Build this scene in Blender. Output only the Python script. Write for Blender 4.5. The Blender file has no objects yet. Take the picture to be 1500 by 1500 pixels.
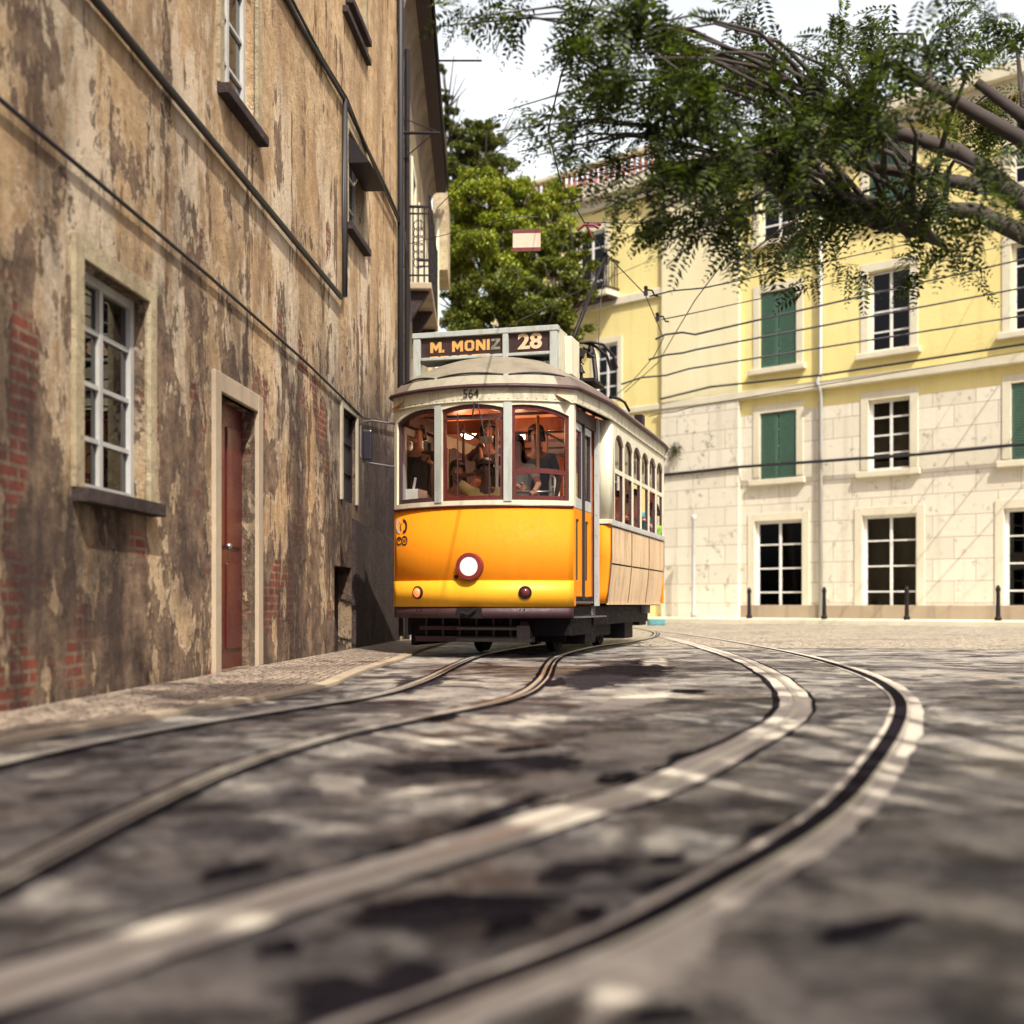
import bpy, math, random
import numpy as np
from mathutils import Vector, Matrix, Euler
random.seed(7); rng = np.random.default_rng(7)
R = math.radians
sc = bpy.context.scene
C = sc.collection

# ---------------------------------------------------------------- camera, world, sun, exposure
cam_d = bpy.data.cameras.new('camera'); cam = bpy.data.objects.new('camera', cam_d); C.objects.link(cam)
cam.location = (0, 0, 0.6); cam.rotation_euler = (R(90), 0, 0)
cam_d.sensor_width = 36; cam_d.lens = 36*1820/1500; cam_d.shift_y = 134/1500
cam_d.clip_start = 0.05; cam_d.clip_end = 2000
cam_d.dof.use_dof = True; cam_d.dof.focus_distance = 13.6; cam_d.dof.aperture_fstop = 1.15
sc.camera = cam
SUN_AZ = Vector((0.36, -0.93)); SUN_EL = 50.0        # horizontal direction towards the sun
w = bpy.data.worlds.new('World'); sc.world = w; w.use_nodes = True
nt = w.node_tree; bg = nt.nodes['Background']
sky = nt.nodes.new('ShaderNodeTexSky'); sky.sky_type = 'NISHITA'; sky.sun_disc = False
sky.sun_elevation = R(SUN_EL); sky.sun_rotation = math.atan2(SUN_AZ.x, SUN_AZ.y)
sky.air_density = 1.0; sky.dust_density = 7.0; sky.ozone_density = 0.6
hs = nt.nodes.new('ShaderNodeHueSaturation'); hs.inputs['Saturation'].default_value = .32; nt.links.new(sky.outputs[0], hs.inputs['Color'])
tn = nt.nodes.new('ShaderNodeMix'); tn.data_type = 'RGBA'; tn.blend_type = 'MULTIPLY'; tn.inputs[0].default_value = 1; tn.inputs[7].default_value = (1.0, .93, .98, 1)
nt.links.new(hs.outputs[0], tn.inputs[6]); geo = nt.nodes.new('ShaderNodeTexCoord'); sxyz = nt.nodes.new('ShaderNodeSeparateXYZ'); nt.links.new(geo.outputs['Generated'], sxyz.inputs[0])
def wn_(typ, **kw):
    o_ = nt.nodes.new(typ)
    for k_, v_ in kw.items(): setattr(o_, k_, v_)
    return o_
rz_ = wn_('ShaderNodeMapRange'); nt.links.new(sxyz.outputs[2], rz_.inputs[0]); rz_.inputs[1].default_value = .62; rz_.inputs[2].default_value = .34; rz_.inputs[3].default_value = 0; rz_.inputs[4].default_value = 1
ry_ = wn_('ShaderNodeMapRange'); nt.links.new(sxyz.outputs[1], ry_.inputs[0]); ry_.inputs[1].default_value = .35; ry_.inputs[2].default_value = .70
cn_ = wn_('ShaderNodeTexNoise'); cn_.inputs['Scale'].default_value = 4; cn_.inputs['Detail'].default_value = 5; nt.links.new(geo.outputs['Generated'], cn_.inputs['Vector'])
cr_ = wn_('ShaderNodeMapRange'); nt.links.new(cn_.outputs[0], cr_.inputs[0]); cr_.inputs[1].default_value = .3; cr_.inputs[2].default_value = .6; cr_.inputs[3].default_value = .7
m1_ = wn_('ShaderNodeMath', operation='MULTIPLY'); m2_ = wn_('ShaderNodeMath', operation='MULTIPLY')
nt.links.new(rz_.outputs[0], m1_.inputs[0]); nt.links.new(ry_.outputs[0], m1_.inputs[1]); nt.links.new(m1_.outputs[0], m2_.inputs[0]); nt.links.new(cr_.outputs[0], m2_.inputs[1])
cm_ = wn_('ShaderNodeMix', data_type='RGBA'); nt.links.new(m2_.outputs[0], cm_.inputs[0]); nt.links.new(tn.outputs[2], cm_.inputs[6]); cm_.inputs[7].default_value = (7.6, 8.0, 8.3, 1)   # bright thin cloud bank ahead
nt.links.new(cm_.outputs[2], bg.inputs[0]); bg.inputs[1].default_value = 0.10
sl = bpy.data.lights.new('sun', 'SUN'); so = bpy.data.objects.new('sun', sl); C.objects.link(so)
sl.energy = 4.1; sl.angle = R(0.5); sl.color = (1, .93, .80)
sd = Vector((SUN_AZ.x*math.cos(R(SUN_EL)), SUN_AZ.y*math.cos(R(SUN_EL)), math.sin(R(SUN_EL))))
so.rotation_euler = sd.to_track_quat('Z', 'Y').to_euler(); so.location = (8, -20, 25)
sc.view_settings.view_transform = 'Standard'; sc.view_settings.look = 'None'
sc.view_settings.exposure = 0.82; sc.view_settings.gamma = 1
sc.view_settings.use_curve_mapping = False
try:
    sc.cycles.use_denoising = True
    sc.cycles.max_bounces = 8; sc.cycles.transparent_max_bounces = 16
    sc.cycles.sample_clamp_indirect = 4.0
except Exception: pass

# ---------------------------------------------------------------- materials
def new_mat(name):
    m = bpy.data.materials.new(name); m.use_nodes = True
    t = m.node_tree; return m, t, t.nodes['Principled BSDF']
class N:
    """tiny node helper"""
    def __init__(s, t): s.t = t
    def n(s, typ, **kw):
        o = s.t.nodes.new(typ)
        for k, v in kw.items(): setattr(o, k, v)
        return o
    def l(s, a, b): s.t.links.new(a, b)
    def coord(s, scale=(1,1,1), which='Object', rot=(0,0,0)):
        tc = s.n('ShaderNodeTexCoord'); mp = s.n('ShaderNodeMapping')
        mp.inputs['Scale'].default_value = scale; mp.inputs['Rotation'].default_value = rot
        s.l(tc.outputs[which], mp.inputs[0]); return mp.outputs[0]
    def noise(s, vec, scale=5, detail=6, rough=.55, dist=0):
        o = s.n('ShaderNodeTexNoise'); o.inputs['Scale'].default_value = scale
        o.inputs['Detail'].default_value = detail; o.inputs['Roughness'].default_value = rough
        o.inputs['Distortion'].default_value = dist
        s.l(vec, o.inputs['Vector']); return o.outputs[0]
    def ramp(s, fac, stops):
        o = s.n('ShaderNodeValToRGB'); e = o.color_ramp.elements
        while len(e) < len(stops): e.new(.5)
        for i, (p, c) in enumerate(stops):
            e[i].position = p
            e[i].color = (c, c, c, 1) if isinstance(c, (int, float)) else (*c, 1)
        s.l(fac, o.inputs[0]); return o.outputs[0]
    def mix(s, fac, a, b, blend='MIX'):
        o = s.n('ShaderNodeMix', data_type='RGBA', blend_type=blend)
        for i, v in ((0, fac), (6, a), (7, b)):
            if isinstance(v, (int, float)): o.inputs[i].default_value = v
            elif isinstance(v, tuple): o.inputs[i].default_value = (*v, 1)
            else: s.l(v, o.inputs[i])
        return o.outputs[2]
    def math(s, op, a, b=0.0):
        o = s.n('ShaderNodeMath', operation=op)
        for i, v in ((0, a), (1, b)):
            if isinstance(v, (int, float)): o.inputs[i].default_value = v
            else: s.l(v, o.inputs[i])
        return o.outputs[0]
    def bump(s, h, strength=.3, dist=.02):
        o = s.n('ShaderNodeBump'); o.inputs['Strength'].default_value = strength
        o.inputs['Distance'].default_value = dist; s.l(h, o.inputs['Height']); return o.outputs[0]

def paint(name, col, dirt=(.12,.09,.06), amount=.5, rough=.35, streak=True, metal=0, scale=3.0, spec=.5):
    m, t, b = new_mat(name); n = N(t)
    v = n.coord((1,1,.18) if streak else (1,1,1))
    a = n.noise(v, scale*3, 8, .65); d = n.noise(n.coord(), scale*9, 8, .7)
    f = n.ramp(a, [(.48, 0), (.78, amount)])
    f2 = n.ramp(d, [(.60, 0), (.72, amount*.9)])
    c = n.mix(f, col, dirt); c = n.mix(f2, c, dirt)
    tone = n.ramp(n.noise(n.coord(), 1.3, 3), [(.3, .86), (.7, 1.0)])
    c = n.mix(1.0, c, tone, 'MULTIPLY')
    n.l(c, b.inputs['Base Color'])
    n.l(n.ramp(d, [(.3, rough*.8), (.75, min(1, rough*1.7))]), b.inputs['Roughness'])
    b.inputs['Metallic'].default_value = metal; b.inputs['Specular IOR Level'].default_value = spec
    n.l(n.bump(n.noise(n.coord(), 5, 3), .05, .02), b.inputs['Normal'])
    return m
def plain(name, col, rough=.5, metal=0, var=.25, scale=12):
    m, t, b = new_mat(name); n = N(t)
    f = n.ramp(n.noise(n.coord(), scale, 5), [(.3, 1-var), (.7, 1.0)])
    n.l(n.mix(1.0, col, f, 'MULTIPLY'), b.inputs['Base Color'])
    b.inputs['Roughness'].default_value = rough; b.inputs['Metallic'].default_value = metal
    return m
def emis(name, col, strength):
    m, t, b = new_mat(name)
    b.inputs['Base Color'].default_value = (*col, 1); b.inputs['Emission Color'].default_value = (*col, 1)
    b.inputs['Emission Strength'].default_value = strength; return m
def glass(name, tint=(.9,.93,.95), refl=.9, gcol=(1,1,1), rough=.02):
    m, t, b = new_mat(name); n = N(t); t.nodes.remove(b)
    out = t.nodes['Material Output']
    tr = n.n('ShaderNodeBsdfTransparent'); tr.inputs[0].default_value = (*tint, 1)
    gl = n.n('ShaderNodeBsdfGlossy'); gl.inputs['Roughness'].default_value = rough; gl.inputs['Color'].default_value = (*gcol, 1)
    fr = n.n('ShaderNodeFresnel'); fr.inputs[0].default_value = 1.5
    f = n.math('MULTIPLY', fr.outputs[0], refl)
    mx = n.n('ShaderNodeMixShader'); n.l(f, mx.inputs[0]); n.l(tr.outputs[0], mx.inputs[1]); n.l(gl.outputs[0], mx.inputs[2])
    n.l(mx.outputs[0], out.inputs[0]); return m
M = {}
M['yellow'] = paint('yellow_paint', (.70,.228,.006), (.36,.12,.015), .2, .62)
M['yellow_light'] = paint('yellow_band_paint', (.74,.36,.018), (.38,.16,.02), .2, .38)
M['yellow'].node_tree.nodes['Principled BSDF'].inputs['Specular IOR Level'].default_value = .18; M['yellow_light'].node_tree.nodes['Principled BSDF'].inputs['Specular IOR Level'].default_value = .25
M['cream'] = paint('cream_paint', (.58,.55,.41), (.22,.17,.11), .5, .38)
M['cream_dirty'] = paint('dirty_cream_paint', (.52,.49,.36), (.14,.11,.08), .9, .5)
M['roofgrey'] = paint('roof_canvas_paint', (.205,.18,.13), (.07,.055,.042), .6, .6, streak=False, scale=1.4)
M['roof_fascia'] = paint('roof_fascia_paint', (.28,.26,.19), (.12,.09,.06), .5, .6)
M['roofdark'] = paint('weathered_roof_canvas', (.13,.095,.075), (.04,.03,.028), .7, .7, streak=False, scale=1.4)
M['signgrey'] = paint('blue_grey_paint', (.34,.37,.34), (.10,.06,.05), .6, .45)
M['beige_panel'] = paint('beige_panel_paint', (.58,.42,.25), (.20,.11,.055), .9, .45)
M['brown_joint'] = plain('brown_joint_strip', (.10,.055,.03), .6)
M['ring_red'] = plain('dark_red_ring', (.17,.018,.020), .45)
M['maroon'] = paint('maroon_wood', (.085,.014,.012), (.04,.01,.01), .5, .28)
M['dark_maroon'] = paint('dark_maroon_paint', (.042,.014,.018), (.016,.008,.010), .5, .5)
M['black'] = paint('black_grimy_metal', (.008,.006,.009), (.022,.017,.016), .5, .6)
M['black'].node_tree.nodes['Principled BSDF'].inputs['Specular IOR Level'].default_value = .15
M['rubber'] = plain('black_rubber', (.012,.011,.014), .6)
M['steel'] = paint('worn_steel', (.42,.39,.36), (.12,.08,.06), .6, .3, metal=.9)
M['dull_steel'] = paint('dull_dirty_steel', (.12,.105,.11), (.04,.03,.03), .6, .5, metal=.3)
M['railsteel'] = paint('polished_rail_steel', (.58,.54,.47), (.30,.24,.18), .25, .3, metal=.55, streak=False)
M['iron'] = plain('dark_iron', (.022,.018,.020), .5, .3)
M['greyframe'] = paint('grey_white_paint', (.40,.40,.38), (.12,.08,.07), .4, .4)
for k_ in ('iron',): M[k_].node_tree.nodes['Principled BSDF'].inputs['Specular IOR Level'].default_value = .12
M['wood'] = plain('varnished_wood', (.42,.13,.045), .35, 0, .4, 6)
M['ceilwood'] = plain('pale_varnished_ceiling', (.60,.25,.12), .35, 0, .3, 4)
M['seat'] = plain('brown_leather', (.10,.035,.02), .4)
M['glass'] = glass('tram_glass', (.90,.91,.92), .45)
M['winglass'] = glass('house_glass', (.10,.12,.13), 1.0)
M['sashglass'] = glass('blind_sash_glass', (.9,.9,.85), 1.0)
M['blind'] = paint('yellowed_blind', (.74,.66,.40), (.4,.33,.2), .4, .6)  # pale yellow painting the facade's reflection in the upper panes
M['mirror'] = plain('mirror_back', (.012,.012,.02), .35)
M['white'] = plain('white_enamel', (.78,.77,.72), .4)
M['lamp'] = emis('headlight_glow', (1,.80,.66), .75); M['lamp'].node_tree.nodes['Principled BSDF'].inputs['Base Color'].default_value = (.1,.09,.08,1)
M['orange_lamp'] = emis('indicator_glow', (1,.16,.05), .75)
M['dark_lens'] = plain('dark_red_lens', (.10,.02,.015), .12)
M['bulb'] = emis('warm_bulb', (1,.55,.32), 12)
M['gold'] = plain('golden_lettering', (.56,.31,.09), .6, 0, .25, 30)
M['palegold'] = plain('pale_lettering', (.60,.43,.26), .6, 0, .2, 30)
M['dimletter'] = plain('faded_lettering', (.20,.20,.15), .6)
M['ink'] = plain('black_lettering', (.02,.02,.02), .5)
M['signblack'] = plain('dark_brown_blind', (.045,.022,.022), .4, 0, .5, 9)
M['redsign'] = plain('dark_red_enamel', (.11,.008,.010), .5)
M['creamsign'] = paint('cream_enamel', (.50,.40,.30), (.25,.13,.07), .4, .5)
M['shirt_khaki'] = plain('khaki_cotton', (.62,.50,.20), .9)
M['shirt_pink'] = plain('pink_striped_cotton', (.75,.32,.24), .9)
M['shirt_grey'] = plain('grey_cotton', (.42,.46,.40), .9)
M['shirt_navy'] = plain('navy_cotton', (.014,.014,.032), .9)
M['shirt_black'] = plain('black_cotton', (.012,.010,.014), .9)
M['shirt_green'] = plain('lime_cotton', (.16,.34,.04), .9)
M['shirt_teal'] = plain('teal_cotton', (.02,.30,.32), .9)
M['trousers'] = plain('dark_trousers', (.03,.03,.045), .9)
M['skin_dark'] = plain('dark_skin', (.11,.045,.028), .5)
M['skin_mid'] = plain('tan_skin', (.42,.20,.12), .5)
M['hair'] = plain('dark_hair', (.014,.009,.008), .5)
M['eye'] = plain('eye_white', (.16,.14,.12), .3)
M['phone'] = plain('grey_phone_case', (.28,.28,.27), .3)

def wall_mat(name, plaster, plaster2, grime, peel_amt, brick=True):
    """old lime plaster: vertical rain streaks, blotches, peeled areas that show rubble and brick"""
    m, t, b = new_mat(name); n = N(t)
    co = n.coord(); st = n.coord((1.0, 1, .32)); st2 = n.coord((1.2, 1, .15))
    blot = n.noise(co, .9, 8, .65, .1)
    base = n.mix(n.ramp(blot, [(.35, 0), (.65, 1)]), plaster, plaster2)
    base = n.mix(n.ramp(n.noise(st, 1.5, 3.5, .55), [(.46, 0), (.66, .55)]), base, grime)
    base = n.mix(n.ramp(n.noise(st2, 1.1, 3, .5), [(.52, 0), (.72, .5)]), base, (grime[0]*.5, grime[1]*.5, grime[2]*.5))
    spots = n.noise(co, 16, 8, .7)
    base = n.mix(n.ramp(spots, [(.58, 0), (.68, .7)]), base, (.05,.035,.03))
    base = n.mix(n.ramp(n.noise(co, 5, 9, .72), [(.40, .45), (.56, 0)]), base, (plaster[0]*.45, plaster[1]*.42, plaster[2]*.4))
    # height mask: more decay low down
    sx = n.n('ShaderNodeSeparateXYZ'); n.l(co, sx.inputs[0])
    hm = n.ramp(n.math('DIVIDE', sx.outputs[2], 12.0), [(.0, .20), (.12, .15), (.36, .07), (.46, -.06), (1, -.12)])
    pe = n.noise(n.coord((1,1,.6)), 1.5, 12, .72, .15)
    edge = None
    pm = n.ramp(n.math('ADD', pe, hm), [(.655-peel_amt, 0), (.675-peel_amt, 1)])
    br = n.n('ShaderNodeTexBrick'); br.inputs['Scale'].default_value = 1
    br.inputs['Brick Width'].default_value = .24; br.inputs['Row Height'].default_value = .075
    br.inputs['Mortar Size'].default_value = .012
    br.inputs['Color1'].default_value = (.34,.085,.045,1); br.inputs['Color2'].default_value = (.22,.06,.04,1); br.inputs['Mortar'].default_value = (.30,.22,.15,1)
    cb = n.n('ShaderNodeCombineXYZ'); n.l(sx.outputs[0], cb.inputs[0]); n.l(sx.outputs[2], cb.inputs[1]); n.l(cb.outputs[0], br.inputs['Vector'])
    rub = n.mix(n.ramp(n.noise(co, 5, 8, .7), [(.35, 0), (.65, 1)]), (.10,.065,.05), (.36,.25,.16))
    under = n.mix(n.ramp(n.noise(co, .8, 3), [(.56, 0), (.60, 1)]), rub, br.outputs[0]) if brick else rub
    lime = n.ramp(n.math('ADD', pe, hm), [(.625-peel_amt, 0), (.64-peel_amt, .8), (.66-peel_amt, 0)])
    big_l = n.noise(n.coord((1,1,.28)), 1.0, 10, .70)
    lm = n.math('MULTIPLY', n.ramp(big_l, [(.50, 0), (.54, .85)]), n.ramp(n.math('DIVIDE', sx.outputs[2], 12.0), [(.12, 0), (.22, 1), (.42, .9), (.52, 0)]))
    if peel_amt > 0:
        base = n.mix(lime, base, (.70,.56,.40)); base = n.mix(lm, base, (.72,.60,.44))
        base = n.mix(n.ramp(n.noise(n.coord((1.3,1,.35)), 1.9, 10, .72), [(.555, 0), (.575, .85)]), base, (.13,.075,.045))
    fin = n.mix(pm, base, under)
    low_stain_shade = n.math('MULTIPLY', n.ramp(n.noise(n.coord((1,1,.45)), 1.1, 10, .72), [(.44, 0), (.58, .85)]), n.ramp(n.math('DIVIDE', sx.outputs[2], 12.0), [(.0, 1), (.22, .9), (.40, .15), (1, 0)]))  # stain and tree shade painted in, stronger towards the foot of the wall
    near_tram = n.math('MULTIPLY', n.ramp(n.math('DIVIDE', sx.outputs[0], 25.0), [(.72, 0), (.84, 1)]), n.ramp(n.math('ADD', n.math('DIVIDE', sx.outputs[2], 12.0), n.math('MULTIPLY', n.noise(co, 1.6, 8, .7), .18)), [(.33, .95), (.43, 0)]))  # dark stain and shade painted on the lower wall beside the tram
    fin = n.mix(low_stain_shade, fin, (.045,.03,.028)) if brick else fin
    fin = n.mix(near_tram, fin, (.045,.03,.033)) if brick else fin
    n.l(fin, b.inputs['Base Color'])
    b.inputs['Roughness'].default_value = .9; b.inputs['Specular IOR Level'].default_value = .2
    h = n.math('ADD', n.math('MULTIPLY', pm, -.8), n.math('MULTIPLY', n.noise(co, 9, 10, .75), .9))
    n.l(n.bump(h, 1.0, .09), b.inputs['Normal'])
    return m
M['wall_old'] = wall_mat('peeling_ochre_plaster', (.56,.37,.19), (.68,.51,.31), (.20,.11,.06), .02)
M['wall_second'] = wall_mat('cream_old_plaster', (.54,.46,.30), (.52,.43,.27), (.24,.17,.10), -.12, False)
M['plinth'] = wall_mat('dark_plinth_plaster', (.06,.042,.042), (.085,.062,.055), (.028,.02,.024), -.12, False)
M['window_stone'] = paint('old_window_stone', (.34,.30,.22), (.10,.07,.05), .6, .8)
M['cove'] = wall_mat('grey_cornice_plaster', (.30,.24,.18), (.23,.18,.15), (.11,.075,.06), -.2, False)
M['tile'] = plain('dark_roof_tile', (.035,.018,.020), .8, 0, .5, 8)
def stucco(name, a, bcol, grime, amt=.4):
    m, t, b = new_mat(name); n = N(t); co = n.coord()
    c = n.mix(n.ramp(n.noise(co, .5, 6), [(.35, 0), (.65, 1)]), a, bcol)
    c = n.mix(n.ramp(n.noise(n.coord((2,1,.15)), 1.2, 7, .6), [(.5, 0), (.75, amt)]), c, grime)
    n.l(c, b.inputs['Base Color']); b.inputs['Roughness'].default_value = .9
    n.l(n.bump(n.noise(co, 8, 8), .3, .03), b.inputs['Normal']); return m
M['yellow_wall'] = stucco('pale_yellow_stucco', (.72,.63,.27), (.66,.56,.22), (.50,.40,.17))
M['pale_yellow'] = stucco('pale_cream_yellow_plaster', (.72,.67,.44), (.66,.60,.37), (.50,.43,.26))
M['stucco_white'] = stucco('cream_stone_trim', (.62,.58,.44), (.55,.51,.38), (.40,.34,.22))
M['shutter_green'] = plain('green_shutter_paint', (.06,.13,.09), .5)
M['terracotta'] = plain('terracotta', (.50,.20,.12), .8)
def ashlar():
    m, t, b = new_mat('white_ashlar_stone'); n = N(t); co = n.coord()
    sx = n.n('ShaderNodeSeparateXYZ'); n.l(co, sx.inputs[0])
    cb = n.n('ShaderNodeCombineXYZ'); n.l(sx.outputs[0], cb.inputs[0]); n.l(sx.outputs[2], cb.inputs[1])
    br = n.n('ShaderNodeTexBrick'); br.inputs['Scale'].default_value = 1; br.inputs['Brick Width'].default_value = 1.25
    br.inputs['Row Height'].default_value = .62; br.inputs['Mortar Size'].default_value = .012
    br.inputs['Color1'].default_value = (.66,.62,.50,1); br.inputs['Color2'].default_value = (.58,.54,.43,1); br.inputs['Mortar'].default_value = (.36,.31,.25,1)
    n.l(cb.outputs[0], br.inputs['Vector'])
    c = n.mix(n.ramp(n.noise(co, 3.2, 9, .7), [(.57, 0), (.67, .8)]), br.outputs[0], (.16,.14,.11))
    c = n.mix(n.ramp(n.noise(n.coord((2,1,.12)), 1.4, 7), [(.52, 0), (.75, .4)]), c, (.34,.28,.20))
    n.l(c, b.inputs['Base Color']); b.inputs['Roughness'].default_value = .85
    n.l(n.bump(n.noise(co, 6, 8), .3, .03), b.inputs['Normal']); return m
M['ashlar'] = ashlar()
def road_mat():
    m, t, b = new_mat('worn_asphalt'); n = N(t); co = n.coord()
    big = n.noise(n.coord((.6, .6, 1), rot=(0,0,R(-25))), 1.1, 8, .62, .6)
    c = n.mix(n.ramp(big, [(.40, 0), (.60, 1)]), (.058,.057,.066), (.27,.25,.225))
    mid = n.noise(n.coord((.9, .75, 1), rot=(0,0,R(-28))), 2.6, 9, .7, 1.2)
    c = n.mix(n.ramp(mid, [(.52, 0), (.60, .95)]), c, (.018,.014,.018))
    c = n.mix(n.ramp(n.noise(co, .7, 4), [(.56, 0), (.66, .75)]), c, (.32,.26,.18))
    c = n.mix(n.ramp(n.noise(n.coord((.9,.8,1), rot=(0,0,R(-25))), 3.6, 10, .74), [(.46, 0), (.60, .8)]), c, (.46,.42,.36))
    c = n.mix(n.ramp(n.noise(n.coord((.9,.8,1), rot=(0,0,R(-25))), 1.9, 10, .72, .3), [(.52, 0), (.585, .92)]), c, (.016,.012,.017))
    fine = n.noise(co, 34, 8, .8)
    c = n.mix(.55, c, n.ramp(fine, [(.3, .0), (.75, 1.0)]), 'OVERLAY')
    n.l(c, b.inputs['Base Color'])
    n.l(n.ramp(n.noise(n.coord((.6,1,1)), 3.1, 6, .65), [(.35, .33), (.65, .75)]), b.inputs['Roughness'])
    h = n.math('ADD', n.math('MULTIPLY', mid, -.9), n.math('MULTIPLY', fine, .5)); h = n.math('ADD', h, n.math('MULTIPLY', big, .5))
    n.l(n.bump(h, .8, .035), b.inputs['Normal']); return m
M['road'] = road_mat(); M['road'].node_tree.nodes['Principled BSDF'].inputs['Specular IOR Level'].default_value = .3
def cobble_mat(name='limestone_cobbles', a=(.42,.34,.25), bb=(.20,.15,.12), scale=15):
    m, t, b = new_mat(name); n = N(t); co = n.coord()
    v = n.n('ShaderNodeTexVoronoi'); v.inputs['Scale'].default_value = scale; n.l(co, v.inputs['Vector'])
    v.inputs['Randomness'].default_value = .55; e = n.n('ShaderNodeTexVoronoi', feature='DISTANCE_TO_EDGE'); e.inputs['Randomness'].default_value = .55; e.inputs['Scale'].default_value = scale; n.l(co, e.inputs['Vector'])
    sx = n.n('ShaderNodeSeparateColor'); n.l(v.outputs['Color'], sx.inputs[0])
    c = n.mix(sx.outputs[0], a, bb); j = n.ramp(e.outputs['Distance'], [(.02, 0), (.10, 1)])
    c = n.mix(j, (.035,.028,.026), c)
    c = n.mix(n.ramp(n.noise(co, .9, 6), [(.5, 0), (.7, .6)]), c, (.07,.055,.05))
    n.l(c, b.inputs['Base Color']); b.inputs['Roughness'].default_value = .55
    n.l(n.bump(j, .9, .03), b.inputs['Normal']); return m
M['cobble'] = cobble_mat()
M['cobble_far'] = cobble_mat('pale_granite_setts', (.46,.40,.30), (.30,.26,.20), 8)
def ragged(m):
    t = m.node_tree; n = N(t); b = t.nodes['Principled BSDF']
    at = n.n('ShaderNodeAttribute'); at.attribute_name = 'core'
    v = n.math('ADD', n.math('ADD', at.outputs['Fac'], -1.15), n.math('MULTIPLY', n.noise(n.coord((1,1.6,1)), 5, 12, .8), 3.8))
    n.l(n.ramp(v, [(.0, 0), (.44, 0), (.56, 1)]) if False else n.ramp(n.math('MULTIPLY', v, .5), [(.50, 0), (.60, 1)]), b.inputs['Alpha']); return m
def _dark_patch(name, col):
    m = plain(name, col, .95, 0, .5, 16); m.node_tree.nodes['Principled BSDF'].inputs['Specular IOR Level'].default_value = .08; return ragged(m)
M['tar_ragged'] = _dark_patch('worn_black_tar', (.012,.009,.015)); M['asphalt_ragged'] = _dark_patch('worn_dark_asphalt', (.030,.025,.031))  # dark patch colours standing for tar, asphalt and leaf shade
M['concrete_ragged'] = ragged(stucco('worn_patch_concrete', (.52,.47,.39), (.38,.34,.28), (.12,.10,.09), .6))  # pale patch colour standing for concrete and sunlit spots
M['concrete'] = stucco('worn_concrete', (.52,.47,.39), (.38,.34,.28), (.12,.10,.09), .6)
M['tar'] = plain('black_tar', (.012,.009,.014), .95, 0, .5, 20); M['tar'].node_tree.nodes['Principled BSDF'].inputs['Specular IOR Level'].default_value = .05
M['dark_asphalt'] = plain('fresh_dark_asphalt', (.030,.025,.030), .9, 0, .5, 14); M['dark_asphalt'].node_tree.nodes['Principled BSDF'].inputs['Specular IOR Level'].default_value = .1
M['kerb'] = stucco('kerb_stone', (.36,.29,.20), (.28,.22,.15), (.10,.08,.07), .6)
def leaf_mat(name, cols, trans=.35):
    m, t, b = new_mat(name); n = N(t)
    g = n.n('ShaderNodeNewGeometry')
    c = n.ramp(g.outputs['Random Per Island'], [(i/(len(cols)-1), cc) for i, cc in enumerate(cols)])
    n.l(c, b.inputs['Base Color']); b.inputs['Roughness'].default_value = .5; b.inputs['Specular IOR Level'].default_value = .3
    tl = n.n('ShaderNodeBsdfTranslucent'); n.l(n.mix(1.0, c, (1.0,1.0,.5), 'MULTIPLY'), tl.inputs[0])
    mx = n.n('ShaderNodeMixShader'); mx.inputs[0].default_value = trans
    n.l(b.outputs[0], mx.inputs[1]); n.l(tl.outputs[0], mx.inputs[2]); n.l(mx.outputs[0], t.nodes['Material Output'].inputs[0]); return m
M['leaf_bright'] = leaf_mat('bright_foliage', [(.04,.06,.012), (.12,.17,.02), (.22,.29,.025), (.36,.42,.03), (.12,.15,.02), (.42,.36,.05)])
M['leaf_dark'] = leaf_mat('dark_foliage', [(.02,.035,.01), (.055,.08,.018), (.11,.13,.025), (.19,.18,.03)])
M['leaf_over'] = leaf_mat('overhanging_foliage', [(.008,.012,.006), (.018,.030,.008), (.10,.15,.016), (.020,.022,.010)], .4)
M['leaf_shade'] = leaf_mat('shaded_foliage', [(.018,.03,.008), (.06,.085,.013), (.13,.165,.02), (.26,.25,.03)], .35)  # darker leaf colours with the crown's own shade painted in
M['bark'] = stucco('bark', (.05,.037,.03), (.03,.023,.02), (.03,.02,.02))
M['ivy'] = leaf_mat('ivy_foliage', [(.02,.03,.01), (.05,.06,.015), (.09,.08,.02)])
M['paint_blue'] = plain('blue_green_painted_stone', (.08,.26,.28), .7, 0, .6, 3)

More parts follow.
